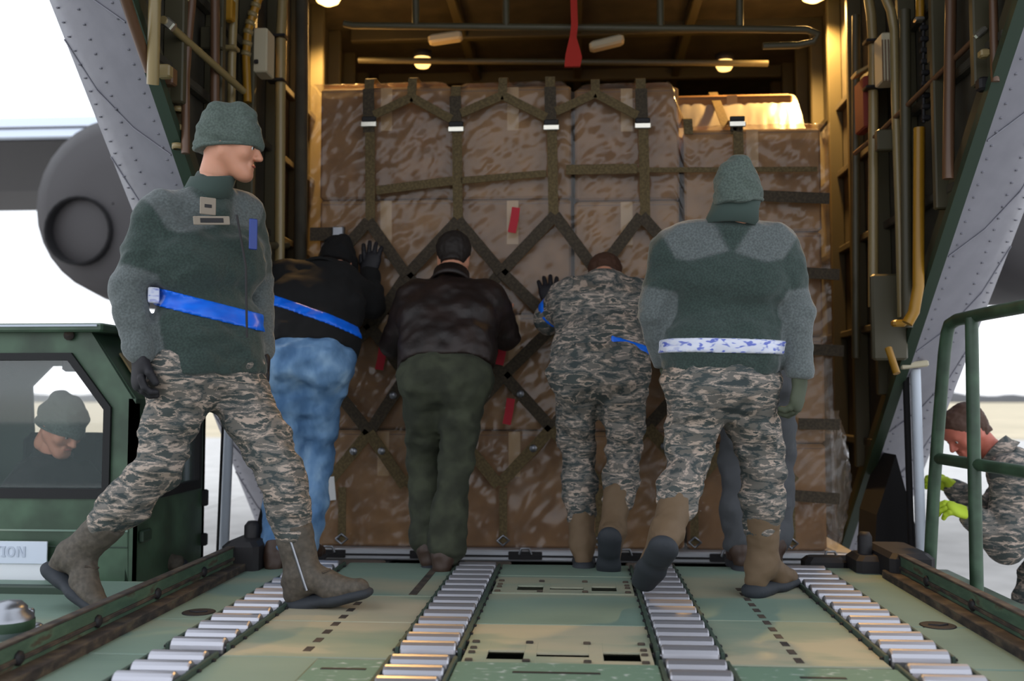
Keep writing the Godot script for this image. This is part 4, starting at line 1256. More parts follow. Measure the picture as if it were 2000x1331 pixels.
# head in its own axes: face along +z, up +y, centre between the ears
func make_head() -> Array:
	field(Vector3(-0.11, -0.15, -0.13), Vector3(0.11, 0.14, 0.15), 0.0042)
	blob(Vector3(0, 0.035, -0.028), Vector3(0, 0.04, 0.03), 0.079, 0.074, 0.02)
	blob(Vector3(0, -0.005, 0.03), Vector3(0, -0.07, 0.055), 0.062, 0.042, 0.03)
	blob(Vector3(-0.052, -0.035, 0.0), Vector3(-0.018, -0.09, 0.068), 0.022, 0.018, 0.03)
	blob(Vector3(0.052, -0.035, 0.0), Vector3(0.018, -0.09, 0.068), 0.022, 0.018, 0.03)
	blob(Vector3(-0.012, -0.093, 0.08), Vector3(0.012, -0.093, 0.08), 0.017, 0.017, 0.02)
	blob(Vector3(-0.034, 0.026, 0.082), Vector3(0.034, 0.026, 0.082), 0.014, 0.014, 0.02)
	blob(Vector3(-0.042, -0.02, 0.066), Vector3(0.042, -0.02, 0.066), 0.022, 0.022, 0.025)
	for s in [-1.0, 1.0]: blob(Vector3(s * 0.031, 0.004, 0.112), Vector3(s * 0.031, 0.004, 0.112), 0.013, 0.013, 0.016, Vector3.ZERO, 1.0, true)
	blob(Vector3(0, 0.016, 0.096), Vector3(0, -0.024, 0.118), 0.008, 0.0115, 0.012)
	blob(Vector3(-0.011, -0.028, 0.105), Vector3(0.011, -0.028, 0.105), 0.008, 0.008, 0.008)
	blob(Vector3(-0.019, -0.052, 0.092), Vector3(0.019, -0.052, 0.092), 0.0075, 0.0075, 0.008)
	blob(Vector3(-0.016, -0.064, 0.091), Vector3(0.016, -0.064, 0.091), 0.008, 0.008, 0.008)
	blob(Vector3(-0.022, -0.058, 0.102), Vector3(0.022, -0.058, 0.102), 0.003, 0.003, 0.006, Vector3.ZERO, 1.0, true)
	for s in [-1.0, 1.0]:
		blob(Vector3(s * 0.072, 0.004, -0.012), Vector3(s * 0.070, -0.028, -0.004), 0.017, 0.012, 0.008, Vector3(1, 0, 0), 0.45)
		blob(Vector3(s * 0.084, -0.004, -0.004), Vector3(s * 0.082, -0.014, -0.002), 0.007, 0.006, 0.006, Vector3.ZERO, 1.0, true)
	blob(Vector3(0, -0.03, -0.028), Vector3(0, -0.105, -0.034), 0.052, 0.053, 0.03)
	return nets()

# knitted cap pulled down to the ears
func make_cap() -> Array:
	field(Vector3(-0.12, -0.06, -0.15), Vector3(0.12, 0.21, 0.14), 0.005)
	blob(Vector3(0, 0.045, -0.03), Vector3(0, 0.045, 0.028), 0.093, 0.086, 0.02, Vector3(1, 0, 0), 0.91)
	blob(Vector3(0, 0.085, -0.035), Vector3(0, 0.105, 0.005), 0.074, 0.064, 0.03, Vector3(1, 0, 0), 0.86)
	blob(Vector3(0, 0.0, -0.035), Vector3(0, 0.022, 0.03), 0.091, 0.083, 0.02, Vector3(1, 0, 0), 0.92)
	clip(Vector3(0, -0.012, 0.0), Vector3(0, -1, 0.22))
	var n := fast(FastNoiseLite.TYPE_SIMPLEX_SMOOTH, 12.0, 5, 2)
	ripple(n, 0.012, Vector3(0.9, 1.3, 0.6))
	return nets()

func make_hair() -> Array:
	field(Vector3(-0.11, -0.10, -0.14), Vector3(0.11, 0.15, 0.13), 0.005)
	blob(Vector3(0, 0.04, -0.03), Vector3(0, 0.048, 0.025), 0.085, 0.078, 0.02)
	blob(Vector3(0, 0.0, -0.04), Vector3(0, -0.05, -0.05), 0.07, 0.055, 0.02)
	clip(Vector3(0, 0.03, 0.058), Vector3(0, -0.62, 1.0))
	clip(Vector3(0, -0.055, 0.0), Vector3(0, -1, 0.1))
	ripple(fast(FastNoiseLite.TYPE_SIMPLEX_SMOOTH, 30.0, 6, 2), 0.004, Vector3(1, 1, 1))
	return nets()

# hand hanging along -y, palm towards +z, thumb towards +x
func make_hand(curl: float, spread: float) -> Array:
	field(Vector3(-0.09, -0.22, -0.05), Vector3(0.10, 0.05, 0.12), 0.0036)
	blob(Vector3(0, 0.03, 0), Vector3(0, -0.01, 0), 0.03, 0.032, 0.01, Vector3(0, 0, 1), 0.75)
	blob(Vector3(0.006, -0.035, 0), Vector3(-0.006, -0.085, 0.004), 0.042, 0.043, 0.015, Vector3(0, 0, 1), 0.42)
	blob(Vector3(0.022, -0.03, 0.008), Vector3(0.03, -0.055, 0.012), 0.019, 0.016, 0.015)
	var roots := [-0.034, -0.012, 0.011, 0.033]
	var lens := [0.068, 0.083, 0.088, 0.078]
	for f in 4:
		var p := Vector3(roots[f], -0.088 - 0.006 * (1.0 if f == 1 or f == 2 else 0.0), 0.002)
		var a := curl * (0.35 + 0.06 * (3 - f))
		for k in 3:
			var l: float = lens[f] * [0.45, 0.31, 0.24][k]
			var d := Vector3((f - 1.5) * spread, -cos(a), sin(a)).normalized()
			var q := p + d * l
			blob(p, q, 0.0098 - 0.0007 * k, 0.0092 - 0.0007 * k, 0.004)
			p = q
			a += curl * 0.62
	blob(Vector3(0.03, -0.04, 0.012), Vector3(0.052, -0.072, 0.022), 0.0135, 0.0115, 0.008)
	blob(Vector3(0.052, -0.072, 0.022), Vector3(0.056, -0.104, 0.034 * curl + 0.01), 0.0112, 0.0095, 0.004)
	return nets()

func hand_at(shape: Array, wrist: Vector3, dir: Vector3, palm: Vector3, mirror: bool) -> Array:
	var y := -dir.normalized()
	var z := (palm - y * palm.dot(y)).normalized()
	var x := y.cross(z)
	if mirror: x = -x
	return moved(shape, Transform3D(Basis(x, y, z), wrist))

# everything is given in world coordinates
func person(base: Vector3, label: String, j: Dictionary, o: Dictionary) -> Node3D:
	var pe := thing("person", label, "person", base)
	var fine: float = o.get("cell", 0.011)
	var rt: Vector3 = (j.shR - j.shL).normalized()
	var up: Vector3 = (j.neck - (j.hipL + j.hipR) * 0.5).normalized()
	var fw: Vector3 = up.cross(rt).normalized()
	var pel: Vector3 = (j.hipL + j.hipR) * 0.5
	var hrt: Vector3 = (j.hipR - j.hipL).normalized()
	var hf: Vector3 = up.cross(hrt).normalized()
	var wide: float = o.get("girth", 1.0)
	var chest: Vector3 = j.neck.lerp(pel, 0.36)
	var waist: Vector3 = j.neck.lerp(pel, 0.72)
	var lo := Vector3.INF
	var hi := -Vector3.INF
	for k in ["head", "neck", "shL", "shR", "elL", "elR", "wrL", "wrR", "hipL", "hipR", "knL", "knR", "anL", "anR"]:
		lo = lo.min(j[k])
		hi = hi.max(j[k])
	# the body under the clothes, with head and hands on grids of their own
	field(lo - Vector3.ONE * 0.2, hi + Vector3.ONE * 0.2, 0.018)
	torso(j, rt, fw, hrt, hf, chest, waist, pel, wide * 0.76, 0.0)
	blob(j.neck, j.head - j.hu.normalized() * 0.085 - j.hf.normalized() * 0.03, 0.064, 0.05, 0.02)
	for s in ["L", "R"]:
		blob(j["sh" + s], j["el" + s], 0.05, 0.042, 0.03)
		blob(j["el" + s], j["wr" + s], 0.042, 0.03, 0.01)
		blob(j["hip" + s], j["kn" + s], 0.068, 0.05, 0.03)
		blob(j["kn" + s], j["an" + s], 0.05, 0.03, 0.01)
	var list := [nets()]
	var hz: Vector3 = j.hf.normalized()
	var hy: Vector3 = (j.hu - hz * j.hu.dot(hz)).normalized()
	var hb := Transform3D(Basis(hy.cross(hz), hy, hz), j.head)
	list.append(moved(head_shape, hb))
	var hands := []
	for s in ["L", "R"]:
		var d: Vector3 = j.get("hd" + s, j["wr" + s] - j["el" + s])
		var palm: Vector3 = j.get("pm" + s, rt if s == "L" else -rt)
		hands.append(hand_at(hand_flat if o.get("flat", false) else hand_relaxed, j["wr" + s], d, palm, s == "R"))
	if not o.has("glove"): list.append_array(hands)
	part("body", joined(list), o.get("skin", mats.skin), pe)
	if o.has("glove"):
		for h in hands:
			var g: Array = h.duplicate()
			for i in g[0].size(): g[0][i] += g[1][i] * 0.003
			part("glove", joined([g]), o.glove, pe)
	for s in [-1.0, 1.0]:
		var eye := part("eye", lathe_mesh(Vector3.ZERO, Vector3(0, 0, 1), [[0.0, -0.010], [0.008, -0.006], [0.0105, 0.0], [0.0085, 0.006], [0.0, 0.010]], 10), mats.eye_white, pe)
		var bw := []
		for k in 4: bw.append(hb * Vector3(s * (0.015 + k * 0.011), 0.031 - 0.0015 * (k - 1.5) * (k - 1.5), 0.096 - 0.0035 * k))
		part("eyebrow", tube_mesh(bw, 0.0035, 6), o.get("hair", mats.hair_dark), pe)
		eye.transform = Transform3D(hb.basis, hb * Vector3(s * 0.031, 0.004, 0.0865) - base)
		var ir := part("iris", lathe_mesh(Vector3(0, 0, 0.0085), Vector3(0, 0, 1), [[0.005, 0.0], [0.004, 0.002], [0.0, 0.0025]], 8), mats.hair_dark, eye)
		ir.position = Vector3.ZERO
	part("lips", tube_mesh([hb * Vector3(-0.02, -0.058, 0.0955), hb * Vector3(-0.008, -0.0555, 0.101), hb * Vector3(0.008, -0.0555, 0.101), hb * Vector3(0.02, -0.058, 0.0955)], [0.002, 0.0045, 0.0045, 0.002], 8), mats.skin_flushed, pe)
	if o.has("cap"):
		hb.origin -= hy * o.get("cap_low", 0.0)
		part("cap", joined([moved(cap_shape, hb)]), o.cap, pe)
		if o.get("brim", true):
			var ring := []
			for i in 25:
				var a := TAU * i / 24.0
				var zz := cos(a) * 0.117
				ring.append(hb * Vector3(sin(a) * 0.084, -0.006 + zz * 0.22, zz - 0.004))
			part("cap_hem", tube_mesh(ring, 0.0065, 8), o.cap, pe)
	else:
		part("hair", joined([moved(hair_shape, hb)]), o.get("hair", mats.hair_dark), pe)
	# trousers
	var T: Material = o.trousers
	var loose: float = o.get("loose", 1.0)
	var lo2 := Vector3.INF
	var hi2 := -Vector3.INF
	for k in ["hipL", "hipR", "knL", "knR", "anL", "anR"]:
		lo2 = lo2.min(j[k])
		hi2 = hi2.max(j[k])
	lo2 -= Vector3(0.17, 0.14, 0.17)
	hi2 += Vector3(0.17, 0.30, 0.17)
	field(lo2, hi2, fine)
	blob(j.hipL + up * 0.03, j.hipR + up * 0.03, 0.122 * wide, 0.122 * wide, 0.05)
	blob(pel + up * 0.12, pel + up * 0.05, 0.105 * wide, 0.125 * wide, 0.05, hf, 0.9)
	blob(j.hipL - hf * 0.045 - hrt * -0.02, j.hipR - hf * 0.045 - hrt * 0.02, 0.09 * wide, 0.09 * wide, 0.05)
	for s in ["L", "R"]:
		var hip: Vector3 = j["hip" + s]
		var kn: Vector3 = j["kn" + s]
		var an: Vector3 = j["an" + s]
		blob(hip, kn, 0.105 * loose * wide, 0.079 * loose, 0.035)
		var shin := (an - kn).normalized()
		var bottom: float = o.get("blouse", 0.17)
		var cuff: Vector3 = an - shin * bottom
		blob(kn, kn.lerp(cuff, 0.6), 0.078 * loose, 0.081 * loose, 0.02)
		blob(kn.lerp(cuff, 0.6), cuff, 0.081 * loose, o.get("cuff", 0.07), 0.02)
		if o.get("pockets", false):
			var sd: Vector3 = hrt * (1.0 if s == "R" else -1.0)
			var ax := (kn - hip).normalized()
			sd = (sd - ax * sd.dot(ax)).normalized()
			blob(hip.lerp(kn, 0.52) + sd * 0.075, hip.lerp(kn, 0.85) + sd * 0.066, 0.05, 0.05, 0.012, sd, 0.5)
	ripple(wrinkle, 0.019 * o.get("fold", 1.0), Vector3(0.75, 1.25, 0.75), base)
	ripple(wrinkle, 0.006 * o.get("fold", 1.0), Vector3(2.0, 2.8, 2.0), base * 3.0)
	part("trousers", joined([nets()]), T, pe)
	# jacket
	var paint: Dictionary = o.get("paint", {})
	jacket_field(lo, hi, fine, j, rt, fw, hrt, hf, chest, waist, pel, wide, 0.0, o)
	ripple(wrinkle, 0.013 * o.get("fold", 1.0), Vector3(0.9, 1.2, 0.9), base * 2.0)
	ripple(wrinkle, 0.005 * o.get("fold", 1.0), Vector3(2.2, 2.6, 2.2), base * 5.0)
	part("jacket", joined([nets(paint)]), o.jacket, pe)
	if o.get("collar", true):
		var cr := []
		var nu: Vector3 = (j.head - j.neck).normalized()
		for i in 25:
			var a := TAU * i / 24.0
			cr.append(j.neck + nu * (o.get("collar_up", 0.035) - 0.012 * cos(a)) + rt * sin(a) * 0.08 + fw * (cos(a) * 0.082 - 0.012))
		var cm: Material = mats.fleece_plain if o.jacket == mats.fleece else o.jacket
		part("collar", strap_ring(cr, nu, o.get("collar_h", 0.07), 0.016), cm, pe)
	# reflective belt: the jacket swollen a little, between two planes
	if o.has("belt"):
		var b: Array = o.belt # [material, point, normal, half height]
		jacket_field(lo, hi, fine * 0.8, j, rt, fw, hrt, hf, chest, waist, pel, wide, 0.008, o, true)
		ripple(wrinkle, 0.013 * o.get("fold", 1.0), Vector3(0.9, 1.2, 0.9), base * 2.0)
		var nn: Vector3 = b[2].normalized()
		clip(b[1] + nn * b[3], nn)
		clip(b[1] - nn * b[3], -nn)
		if b.size() > 4: clip(b[4], b[5])
		part("reflective_belt", joined([nets()]), b[0], pe)
	# boots
	for s in ["L", "R"]:
		boot(pe, j["an" + s], (j["kn" + s] - j["an" + s]).normalized(), j["toe" + s], o.get("boot", mats.boot_sage), o.get("shaft", 0.17), s == "L" and o.get("zip", false))
	return pe

func strap_ring(pts: Array, up: Vector3, h: float, th: float) -> ArrayMesh:
	var st := begin()
	st.set_smooth_group(1)
	var c := Vector3.ZERO
	for p in pts: c += p / pts.size()
	var loops := []
	for p in pts:
		var out: Vector3 = (p - c)
		out = (out - up * out.dot(up)).normalized()
		loops.append([p - up * h * 0.5 - out * th * 0.3 + out * 0.012, p - up * h * 0.5 + out * th * 0.7 + out * 0.012, p + out * th * 0.5, p + up * h * 0.5 + out * th * 0.35, p + up * h * 0.5 - out * th * 0.5])
	for i in pts.size() - 1:
		for k in 5:
			var m := (k + 1) % 5
			quad(st, loops[i][k], loops[i + 1][k], loops[i + 1][m], loops[i][m])
	return done(st)

func torso(j: Dictionary, rt: Vector3, fw: Vector3, hrt: Vector3, hf: Vector3, chest: Vector3, waist: Vector3, pel: Vector3, w: float, g: float):
	blob(j.shL.lerp(j.neck, 0.25), j.shR.lerp(j.neck, 0.25), 0.072 * w + g, 0.072 * w + g, 0.04)
	blob(chest - rt * 0.07 * w, chest + rt * 0.07 * w, 0.122 * w + g, 0.122 * w + g, 0.06, fw, 0.92)
	blob(waist - rt * 0.055 * w, waist + rt * 0.055 * w, 0.115 * w + g, 0.115 * w + g, 0.06, fw, 0.92)
	blob(j.hipL, j.hipR, 0.11 * w + g, 0.11 * w + g, 0.06)

func jacket_field(lo: Vector3, hi: Vector3, c: float, j: Dictionary, rt: Vector3, fw: Vector3, hrt: Vector3, hf: Vector3, chest: Vector3, waist: Vector3, pel: Vector3, w: float, g: float, o: Dictionary, no_arms := false):
	var lo3 := Vector3.INF
	var hi3 := -Vector3.INF
	for k in (["neck", "shL", "shR", "hipL", "hipR"] if no_arms else ["neck", "shL", "shR", "elL", "elR", "wrL", "wrR", "hipL", "hipR"]):
		lo3 = lo3.min(j[k])
		hi3 = hi3.max(j[k])
	field(lo3 - Vector3.ONE * 0.18, hi3 + Vector3.ONE * 0.16, c)
	torso(j, rt, fw, hrt, hf, chest, waist, pel, w * 1.1, g)
	var up: Vector3 = (j.neck - pel).normalized()
	# blouse above the waistband
	var hem: Vector3 = pel + up * o.get("hem", 0.07)
	blob(hem + up * 0.055 - hrt * 0.06, hem + up * 0.055 + hrt * 0.06, o.get("blouson", 0.145) * w + g, o.get("blouson", 0.145) * w + g, 0.05, fw, 0.92)
	blob(j.neck - up * 0.05, j.neck + (j.head - j.neck) * 0.12, 0.09 * w + g, 0.066 + g, 0.05)
	if not no_arms:
		for s in ["L", "R"]:
			var fat: float = o.get("sleeve", 1.0)
			blob(j["sh" + s], j["el" + s], 0.074 * fat + g, 0.062 * fat + g, 0.05)
			blob(j["el" + s], j["wr" + s], 0.062 * fat + g, 0.047 * fat + g, 0.02)
			blob(j["wr" + s].lerp(j["el" + s], 0.1), j["wr" + s].lerp(j["el" + s], 0.05), 0.046 * fat + g, 0.046 * fat + g, 0.012)
	clip(hem - up * 0.035, -up + o.get("hem_tilt", Vector3.ZERO))

func boot(pe: Node, an: Vector3, shin: Vector3, toe: Vector3, m: Material, shaft: float, zip: bool):
	var t := toe.normalized()
	var up := (shin - t * shin.dot(t))
	if up.length() < 0.15: up = Vector3.UP - t * t.y
	up = up.normalized()
	var side := t.cross(up)
	var grow := Transform3D(Basis(Vector3(1 + 0.14 * t.x * t.x, 0.14 * t.x * t.y, 0.14 * t.x * t.z), Vector3(0.14 * t.x * t.y, 1 + 0.14 * t.y * t.y, 0.14 * t.y * t.z), Vector3(0.14 * t.x * t.z, 0.14 * t.y * t.z, 1 + 0.14 * t.z * t.z)), Vector3.ZERO)
	grow.origin = an - grow.basis * an
	var lo := an - Vector3.ONE * 0.33
	var hi := an + Vector3.ONE * 0.33
	field(lo, hi, 0.0075)
	blob(an + shin * shaft, an, 0.062, 0.052, 0.02)
	blob(an + up * 0.01, an - up * 0.055 + t * 0.115, 0.052, 0.040, 0.03)
	blob(an - up * 0.02 - t * 0.025, an - up * 0.055 - t * 0.035, 0.045, 0.042, 0.03)
	blob(an - up * 0.062 + t * 0.09, an - up * 0.066 + t * 0.175, 0.044, 0.036, 0.02, up, 0.85)
	clip(an - up * 0.09, -up)
	clip(an + shin * (shaft + 0.012), shin)
	ripple(wrinkle, 0.005, Vector3(2.2, 2.6, 2.2), an * 3.0)
	var b := part("boot", joined([moved(nets(), grow)]), m, pe)
	field(lo, hi, 0.0075)
	blob(an - up * 0.092 - t * 0.04, an - up * 0.092 + t * 0.02, 0.05, 0.045, 0.015, up, 0.6)
	blob(an - up * 0.094 + t * 0.09, an - up * 0.088 + t * 0.178, 0.052, 0.044, 0.015, up, 0.5)
	blob(an - up * 0.09 + t * 0.02, an - up * 0.09 + t * 0.1, 0.042, 0.046, 0.015, up, 0.45)
	blob(an - up * 0.1 - t * 0.04, an - up * 0.1 + t * 0.005, 0.047, 0.043, 0.01, up, 0.55)
	part("sole", joined([moved(nets(), grow)]), mats.sole, b)
	# laces across the instep and up the front of the shaft
	if shaft > 0.1:
		for i in 6:
			var p := an + shin * (shaft * 0.9 - i * 0.04) + t * (0.062 - 0.006 * i) if i < 4 else an + up * (0.03 - (i - 4) * 0.022) + t * (0.066 + (i - 4) * 0.038)
			part("lace", tube_mesh([p - side * 0.03 - t * 0.012, p + t * 0.004, p + side * 0.03 - t * 0.012], 0.004, 6), mats.lace, b)
	if zip:
		var zs := []
		for i in 8:
			zs.append(an + shin * (shaft - 0.02) * (1.0 - i / 7.0) + side * (0.060 - 0.006 * i / 7.0) + t * (0.012 + i * 0.003) - up * 0.04 * i / 7.0)
		part("zipper", tube_mesh(zs, 0.0055, 6), mats.steel, b)

func lin(r: int, g: int, b: int) -> Color:
	return c8(r, g, b).srgb_to_linear()

# sage fleece with smooth grey yokes, and grey forearms below the elbow
func fleece_color(p: Vector3, j: Dictionary, arm_cut: float) -> Color:
	var fleece := lin(58, 72, 68)
	var grey := lin(102, 108, 108)
	var w := 0.0
	for s in ["L", "R"]:
		var sh: Vector3 = j["sh" + s]
		var el: Vector3 = j["el" + s]
		var wr: Vector3 = j["wr" + s]
		var t := (p - sh).dot(el - sh) / (el - sh).length_squared()
		var off := (p - sh - (el - sh) * clampf(t, 0.0, 1.0)).length()
		var t2 := (p - el).dot(wr - el) / (wr - el).length_squared()
		var off2 := (p - el - (wr - el) * clampf(t2, 0.0, 1.0)).length()
		var fore := smoothstep(0.0, 0.012, 0.088 - off2) * smoothstep(-0.03, 0.03, t2) * smoothstep(0.0, 0.012, off + 0.03 - off2)
		var upper := smoothstep(0.0, 0.012, 0.10 - off) * smoothstep(arm_cut - 0.03, arm_cut + 0.03, t) * smoothstep(0.0, 0.03, 1.2 - t)
		# yoke between neck and shoulder
		var nk: Vector3 = j.neck
		var u := (p - nk).dot(sh - nk) / (sh - nk).length_squared()
		var drop := (p - nk - (sh - nk) * u).y
		var yoke := smoothstep(0.26, 0.36, u) * smoothstep(0.0, 0.06, 1.05 - u) * smoothstep(-0.015, 0.0, drop + 0.05 + 0.05 * (1.0 - u)) * smoothstep(0.0, 0.06, 0.14 - t)
		w = maxf(w, maxf(fore, maxf(upper, yoke)))
	return fleece.lerp(grey, w)

func build_people():
	wrinkle = fast(FastNoiseLite.TYPE_SIMPLEX_SMOOTH, 7.0, 17, 2)
	head_shape = make_head()
	cap_shape = make_cap()
	hair_shape = make_hair()
	hand_relaxed = make_hand(1.0, 0.04)
	hand_flat = make_hand(0.25, 0.12)
	walker()
	watcher()
	jeans_man()
	leather_man()
	camo_man()
	hidden_man()
	ground_man()
	driver()

func walker():
	var j := {
		"head": Vector3(-1.268, 2.698, -3.420), "hf": Vector3(0.95, -0.16, -0.12), "hu": Vector3(0.14, 1, 0),
		"neck": Vector3(-1.347, 2.520, -3.420), "shR": Vector3(-1.489, 2.404, -3.290), "shL": Vector3(-1.261, 2.468, -3.580),
		"elR": Vector3(-1.545, 2.150, -3.240), "wrR": Vector3(-1.494, 1.937, -3.220), "hdR": Vector3(0.0, -1, 0.1), "pmR": Vector3(0.75, 0, -0.66),
		"elL": Vector3(-1.230, 2.173, -3.660), "wrL": Vector3(-1.192, 1.953, -3.600), "hdL": Vector3(0.14, -1, 0.05), "pmL": Vector3(-0.8, 0, 0.5),
		"hipR": Vector3(-1.396, 1.848, -3.360), "hipL": Vector3(-1.277, 1.851, -3.500),
		"knR": Vector3(-1.461, 1.544, -3.320), "anR": Vector3(-1.773, 1.227, -3.360), "toeR": Vector3(0.80, -0.42, 0.42),
		"knL": Vector3(-1.059, 1.534, -3.420), "anL": Vector3(-0.973, 1.151, -3.420), "toeL": Vector3(0.97, 0.20, 0.20),
	}
	var o := {"cell": 0.009, "jacket": mats.fleece, "paint": {"j": j, "cut": 0.72}, "trousers": mats.camo, "cap": mats.beanie, "glove": mats.glove_black, "pockets": true, "zip": true,
		"belt": [mats.belt_blue, Vector3(-1.309, 2.097, -3.300), Vector3(0.25, 1, 0.0), 0.031], "collar": true, "collar_h": 0.085, "hem": 0.055, "girth": 1.08, "cuff": 0.066, "blouson": 0.14}
	var pe := person(Vector3(-1.3, 1.05, -3.4), "striding man in sage fleece and grey knit cap with blue belt, beside the cab", j, o)
	# name tape, rank patch and badge on the chest, open collar with shirt
	var f := Vector3(0.62, 0.0, 0.78).normalized()
	var rt := Vector3(0.78, 0, -0.62).normalized()
	var b := Basis(rt, Vector3.UP, f)
	var nt := part("name_tape", box_mesh(Vector3(-1.250, 2.390, -3.220), Vector3(0.125, 0.03, 0.006), 0.002, Basis(f, 0.1) * b), mats.patch_tan, pe)
	part("name_print", box_mesh(Vector3(-1.250, 2.390, -3.220) + f * 0.003, Vector3(0.08, 0.016, 0.003), 0.001, Basis(f, 0.1) * b), mats.print_dark, nt)
	var rk := part("rank_patch", box_mesh(Vector3(-1.272, 2.444, -3.240), Vector3(0.055, 0.06, 0.006), 0.002, b), mats.patch_tan, pe)
	part("rank_print", box_mesh(Vector3(-1.272, 2.444, -3.240) + f * 0.003, Vector3(0.025, 0.012, 0.003), 0.001, b), mats.print_dark, rk)
	part("badge", box_mesh(Vector3(-1.142, 2.360, -3.330), Vector3(0.03, 0.11, 0.008), 0.003, b), mats.badge_blue, pe)
	part("zipper", tube_mesh([Vector3(-1.181, 2.418, -3.270), Vector3(-1.142, 2.237, -3.260), Vector3(-1.148, 1.993, -3.300)], 0.004, 6), mats.print_dark, pe)
	part("belt_end", box_mesh(Vector3(-1.462, 2.138, -3.250), Vector3(0.04, 0.055, 0.012), 0.004, Basis(Vector3.UP, 0.8)), mats.belt_white, pe)

func watcher():
	var j := {
		"head": Vector3(0.596, 2.545, -3.620), "hf": Vector3(0.35, -0.1, -0.9), "hu": Vector3(0.0, 1, -0.1),
		"neck": Vector3(0.567, 2.438, -3.620), "shL": Vector3(0.340, 2.326, -3.620), "shR": Vector3(0.751, 2.311, -3.620),
		"elL": Vector3(0.290, 2.099, -3.640), "wrL": Vector3(0.335, 1.906, -3.740), "hdL": Vector3(0.1, -1, -0.3), "pmL": Vector3(1, 0, 0),
		"elR": Vector3(0.800, 2.089, -3.620), "wrR": Vector3(0.793, 1.862, -3.560), "hdR": Vector3(-0.04, -1, -0.05), "pmR": Vector3(-0.8, 0, -0.5),
		"hipL": Vector3(0.436, 1.821, -3.620), "hipR": Vector3(0.606, 1.821, -3.640),
		"knL": Vector3(0.401, 1.545, -3.620), "anL": Vector3(0.298, 1.323, -3.380), "toeL": Vector3(-0.22, -0.6, -0.75),
		"knR": Vector3(0.691, 1.527, -3.720), "anR": Vector3(0.686, 1.163, -3.740), "toeR": Vector3(0.60, -0.02, -0.70),
	}
	var o := {"cell": 0.009, "jacket": mats.fleece, "paint": {"j": j, "cut": 0.62}, "trousers": mats.camo, "cap": mats.beanie, "glove": mats.glove_sage, "pockets": true, "boot": mats.boot_tan, "fold": 0.9,
		"belt": [mats.belt_white, Vector3(0.501, 1.969, -3.500), Vector3(0.02, 1, 0.0), 0.026], "cap_low": 0.03, "collar_h": 0.14, "collar_up": 0.04, "hem": 0.09, "girth": 1.1, "loose": 0.98, "sleeve": 1.02, "blouse": 0.14}
	person(Vector3(0.62, 1.05, -3.65), "man seen from behind in dark sage fleece with white reflective belt and olive gloves", j, o)

func jeans_man():
	var j := {
		"head": Vector3(-1.202, 2.444, -4.780), "hf": Vector3(0.2, -0.6, -0.78), "hu": Vector3(0.1, 0.8, -0.6),
		"neck": Vector3(-1.250, 2.385, -4.620), "shL": Vector3(-1.433, 2.355, -4.560), "shR": Vector3(-1.131, 2.342, -4.620),
		"elL": Vector3(-1.502, 2.134, -4.750), "wrL": Vector3(-1.459, 2.247, -4.860), "hdL": Vector3(0, 1, -0.1), "pmL": Vector3(0, 0, -1),
		"elR": Vector3(-1.018, 2.244, -4.720), "wrR": Vector3(-1.049, 2.396, -4.820), "hdR": Vector3(0.05, 1, -0.05), "pmR": Vector3(0, 0, -1),
		"hipL": Vector3(-1.312, 1.917, -4.320), "hipR": Vector3(-1.147, 1.912, -4.320),
		"knL": Vector3(-1.329, 1.522, -4.380), "anL": Vector3(-1.316, 1.112, -4.220), "toeL": Vector3(0.1, -0.1, -1),
		"knR": Vector3(-1.204, 1.546, -4.460), "anR": Vector3(-1.230, 1.137, -4.300), "toeR": Vector3(0.1, 0.0, -1),
	}
	var o := {"jacket": mats.black_cloth, "trousers": mats.denim, "cap": mats.black_cloth, "brim": false, "glove": mats.glove_black, "flat": true, "boot": mats.shoe_brown, "shaft": 0.03, "blouse": 0.02, "cuff": 0.078,
		"belt": [mats.belt_blue, Vector3(-1.196, 2.165, -4.300), Vector3(0.35, 0.95, -0.1), 0.024], "hem": 0.11, "girth": 1.12, "loose": 0.95, "sleeve": 1.15, "skin": mats.skin}
	person(Vector3(-1.15, 1.05, -4.25), "man in black jacket and blue jeans leaning on the cargo, blue belt across his back", j, o)

func leather_man():
	var j := {
		"head": Vector3(-0.597, 2.454, -4.620), "hf": Vector3(-0.05, -0.45, -0.9), "hu": Vector3(0.0, 0.9, -0.45),
		"neck": Vector3(-0.598, 2.306, -4.520), "shL": Vector3(-0.777, 2.233, -4.500), "shR": Vector3(-0.408, 2.235, -4.500),
		"elL": Vector3(-0.878, 2.043, -4.620), "wrL": Vector3(-0.873, 2.086, -4.840), "hdL": Vector3(-0.1, 0.8, -0.4), "pmL": Vector3(0, -0.3, -1),
		"elR": Vector3(-0.352, 2.083, -4.620), "wrR": Vector3(-0.395, 2.135, -4.840), "hdR": Vector3(0.1, 0.8, -0.4), "pmR": Vector3(0, -0.3, -1),
		"hipL": Vector3(-0.668, 1.842, -4.300), "hipR": Vector3(-0.513, 1.842, -4.300),
		"knL": Vector3(-0.710, 1.484, -4.460), "anL": Vector3(-0.660, 1.129, -4.300), "toeL": Vector3(-0.05, 0.0, -1),
		"knR": Vector3(-0.543, 1.496, -4.300), "anR": Vector3(-0.578, 1.119, -4.200), "toeR": Vector3(0.02, 0.0, -1),
	}
	var o := {"jacket": mats.leather, "trousers": mats.flight_green, "flat": true, "boot": mats.shoe_brown, "shaft": 0.03, "blouse": 0.03, "cuff": 0.085, "hem": 0.12, "girth": 1.12, "loose": 0.98, "sleeve": 1.15, "fold": 0.8, "blouson": 0.14}
	var pe := person(Vector3(-0.55, 1.05, -4.25), "man in dark brown leather jacket and green flight trousers pushing the cargo", j, o)

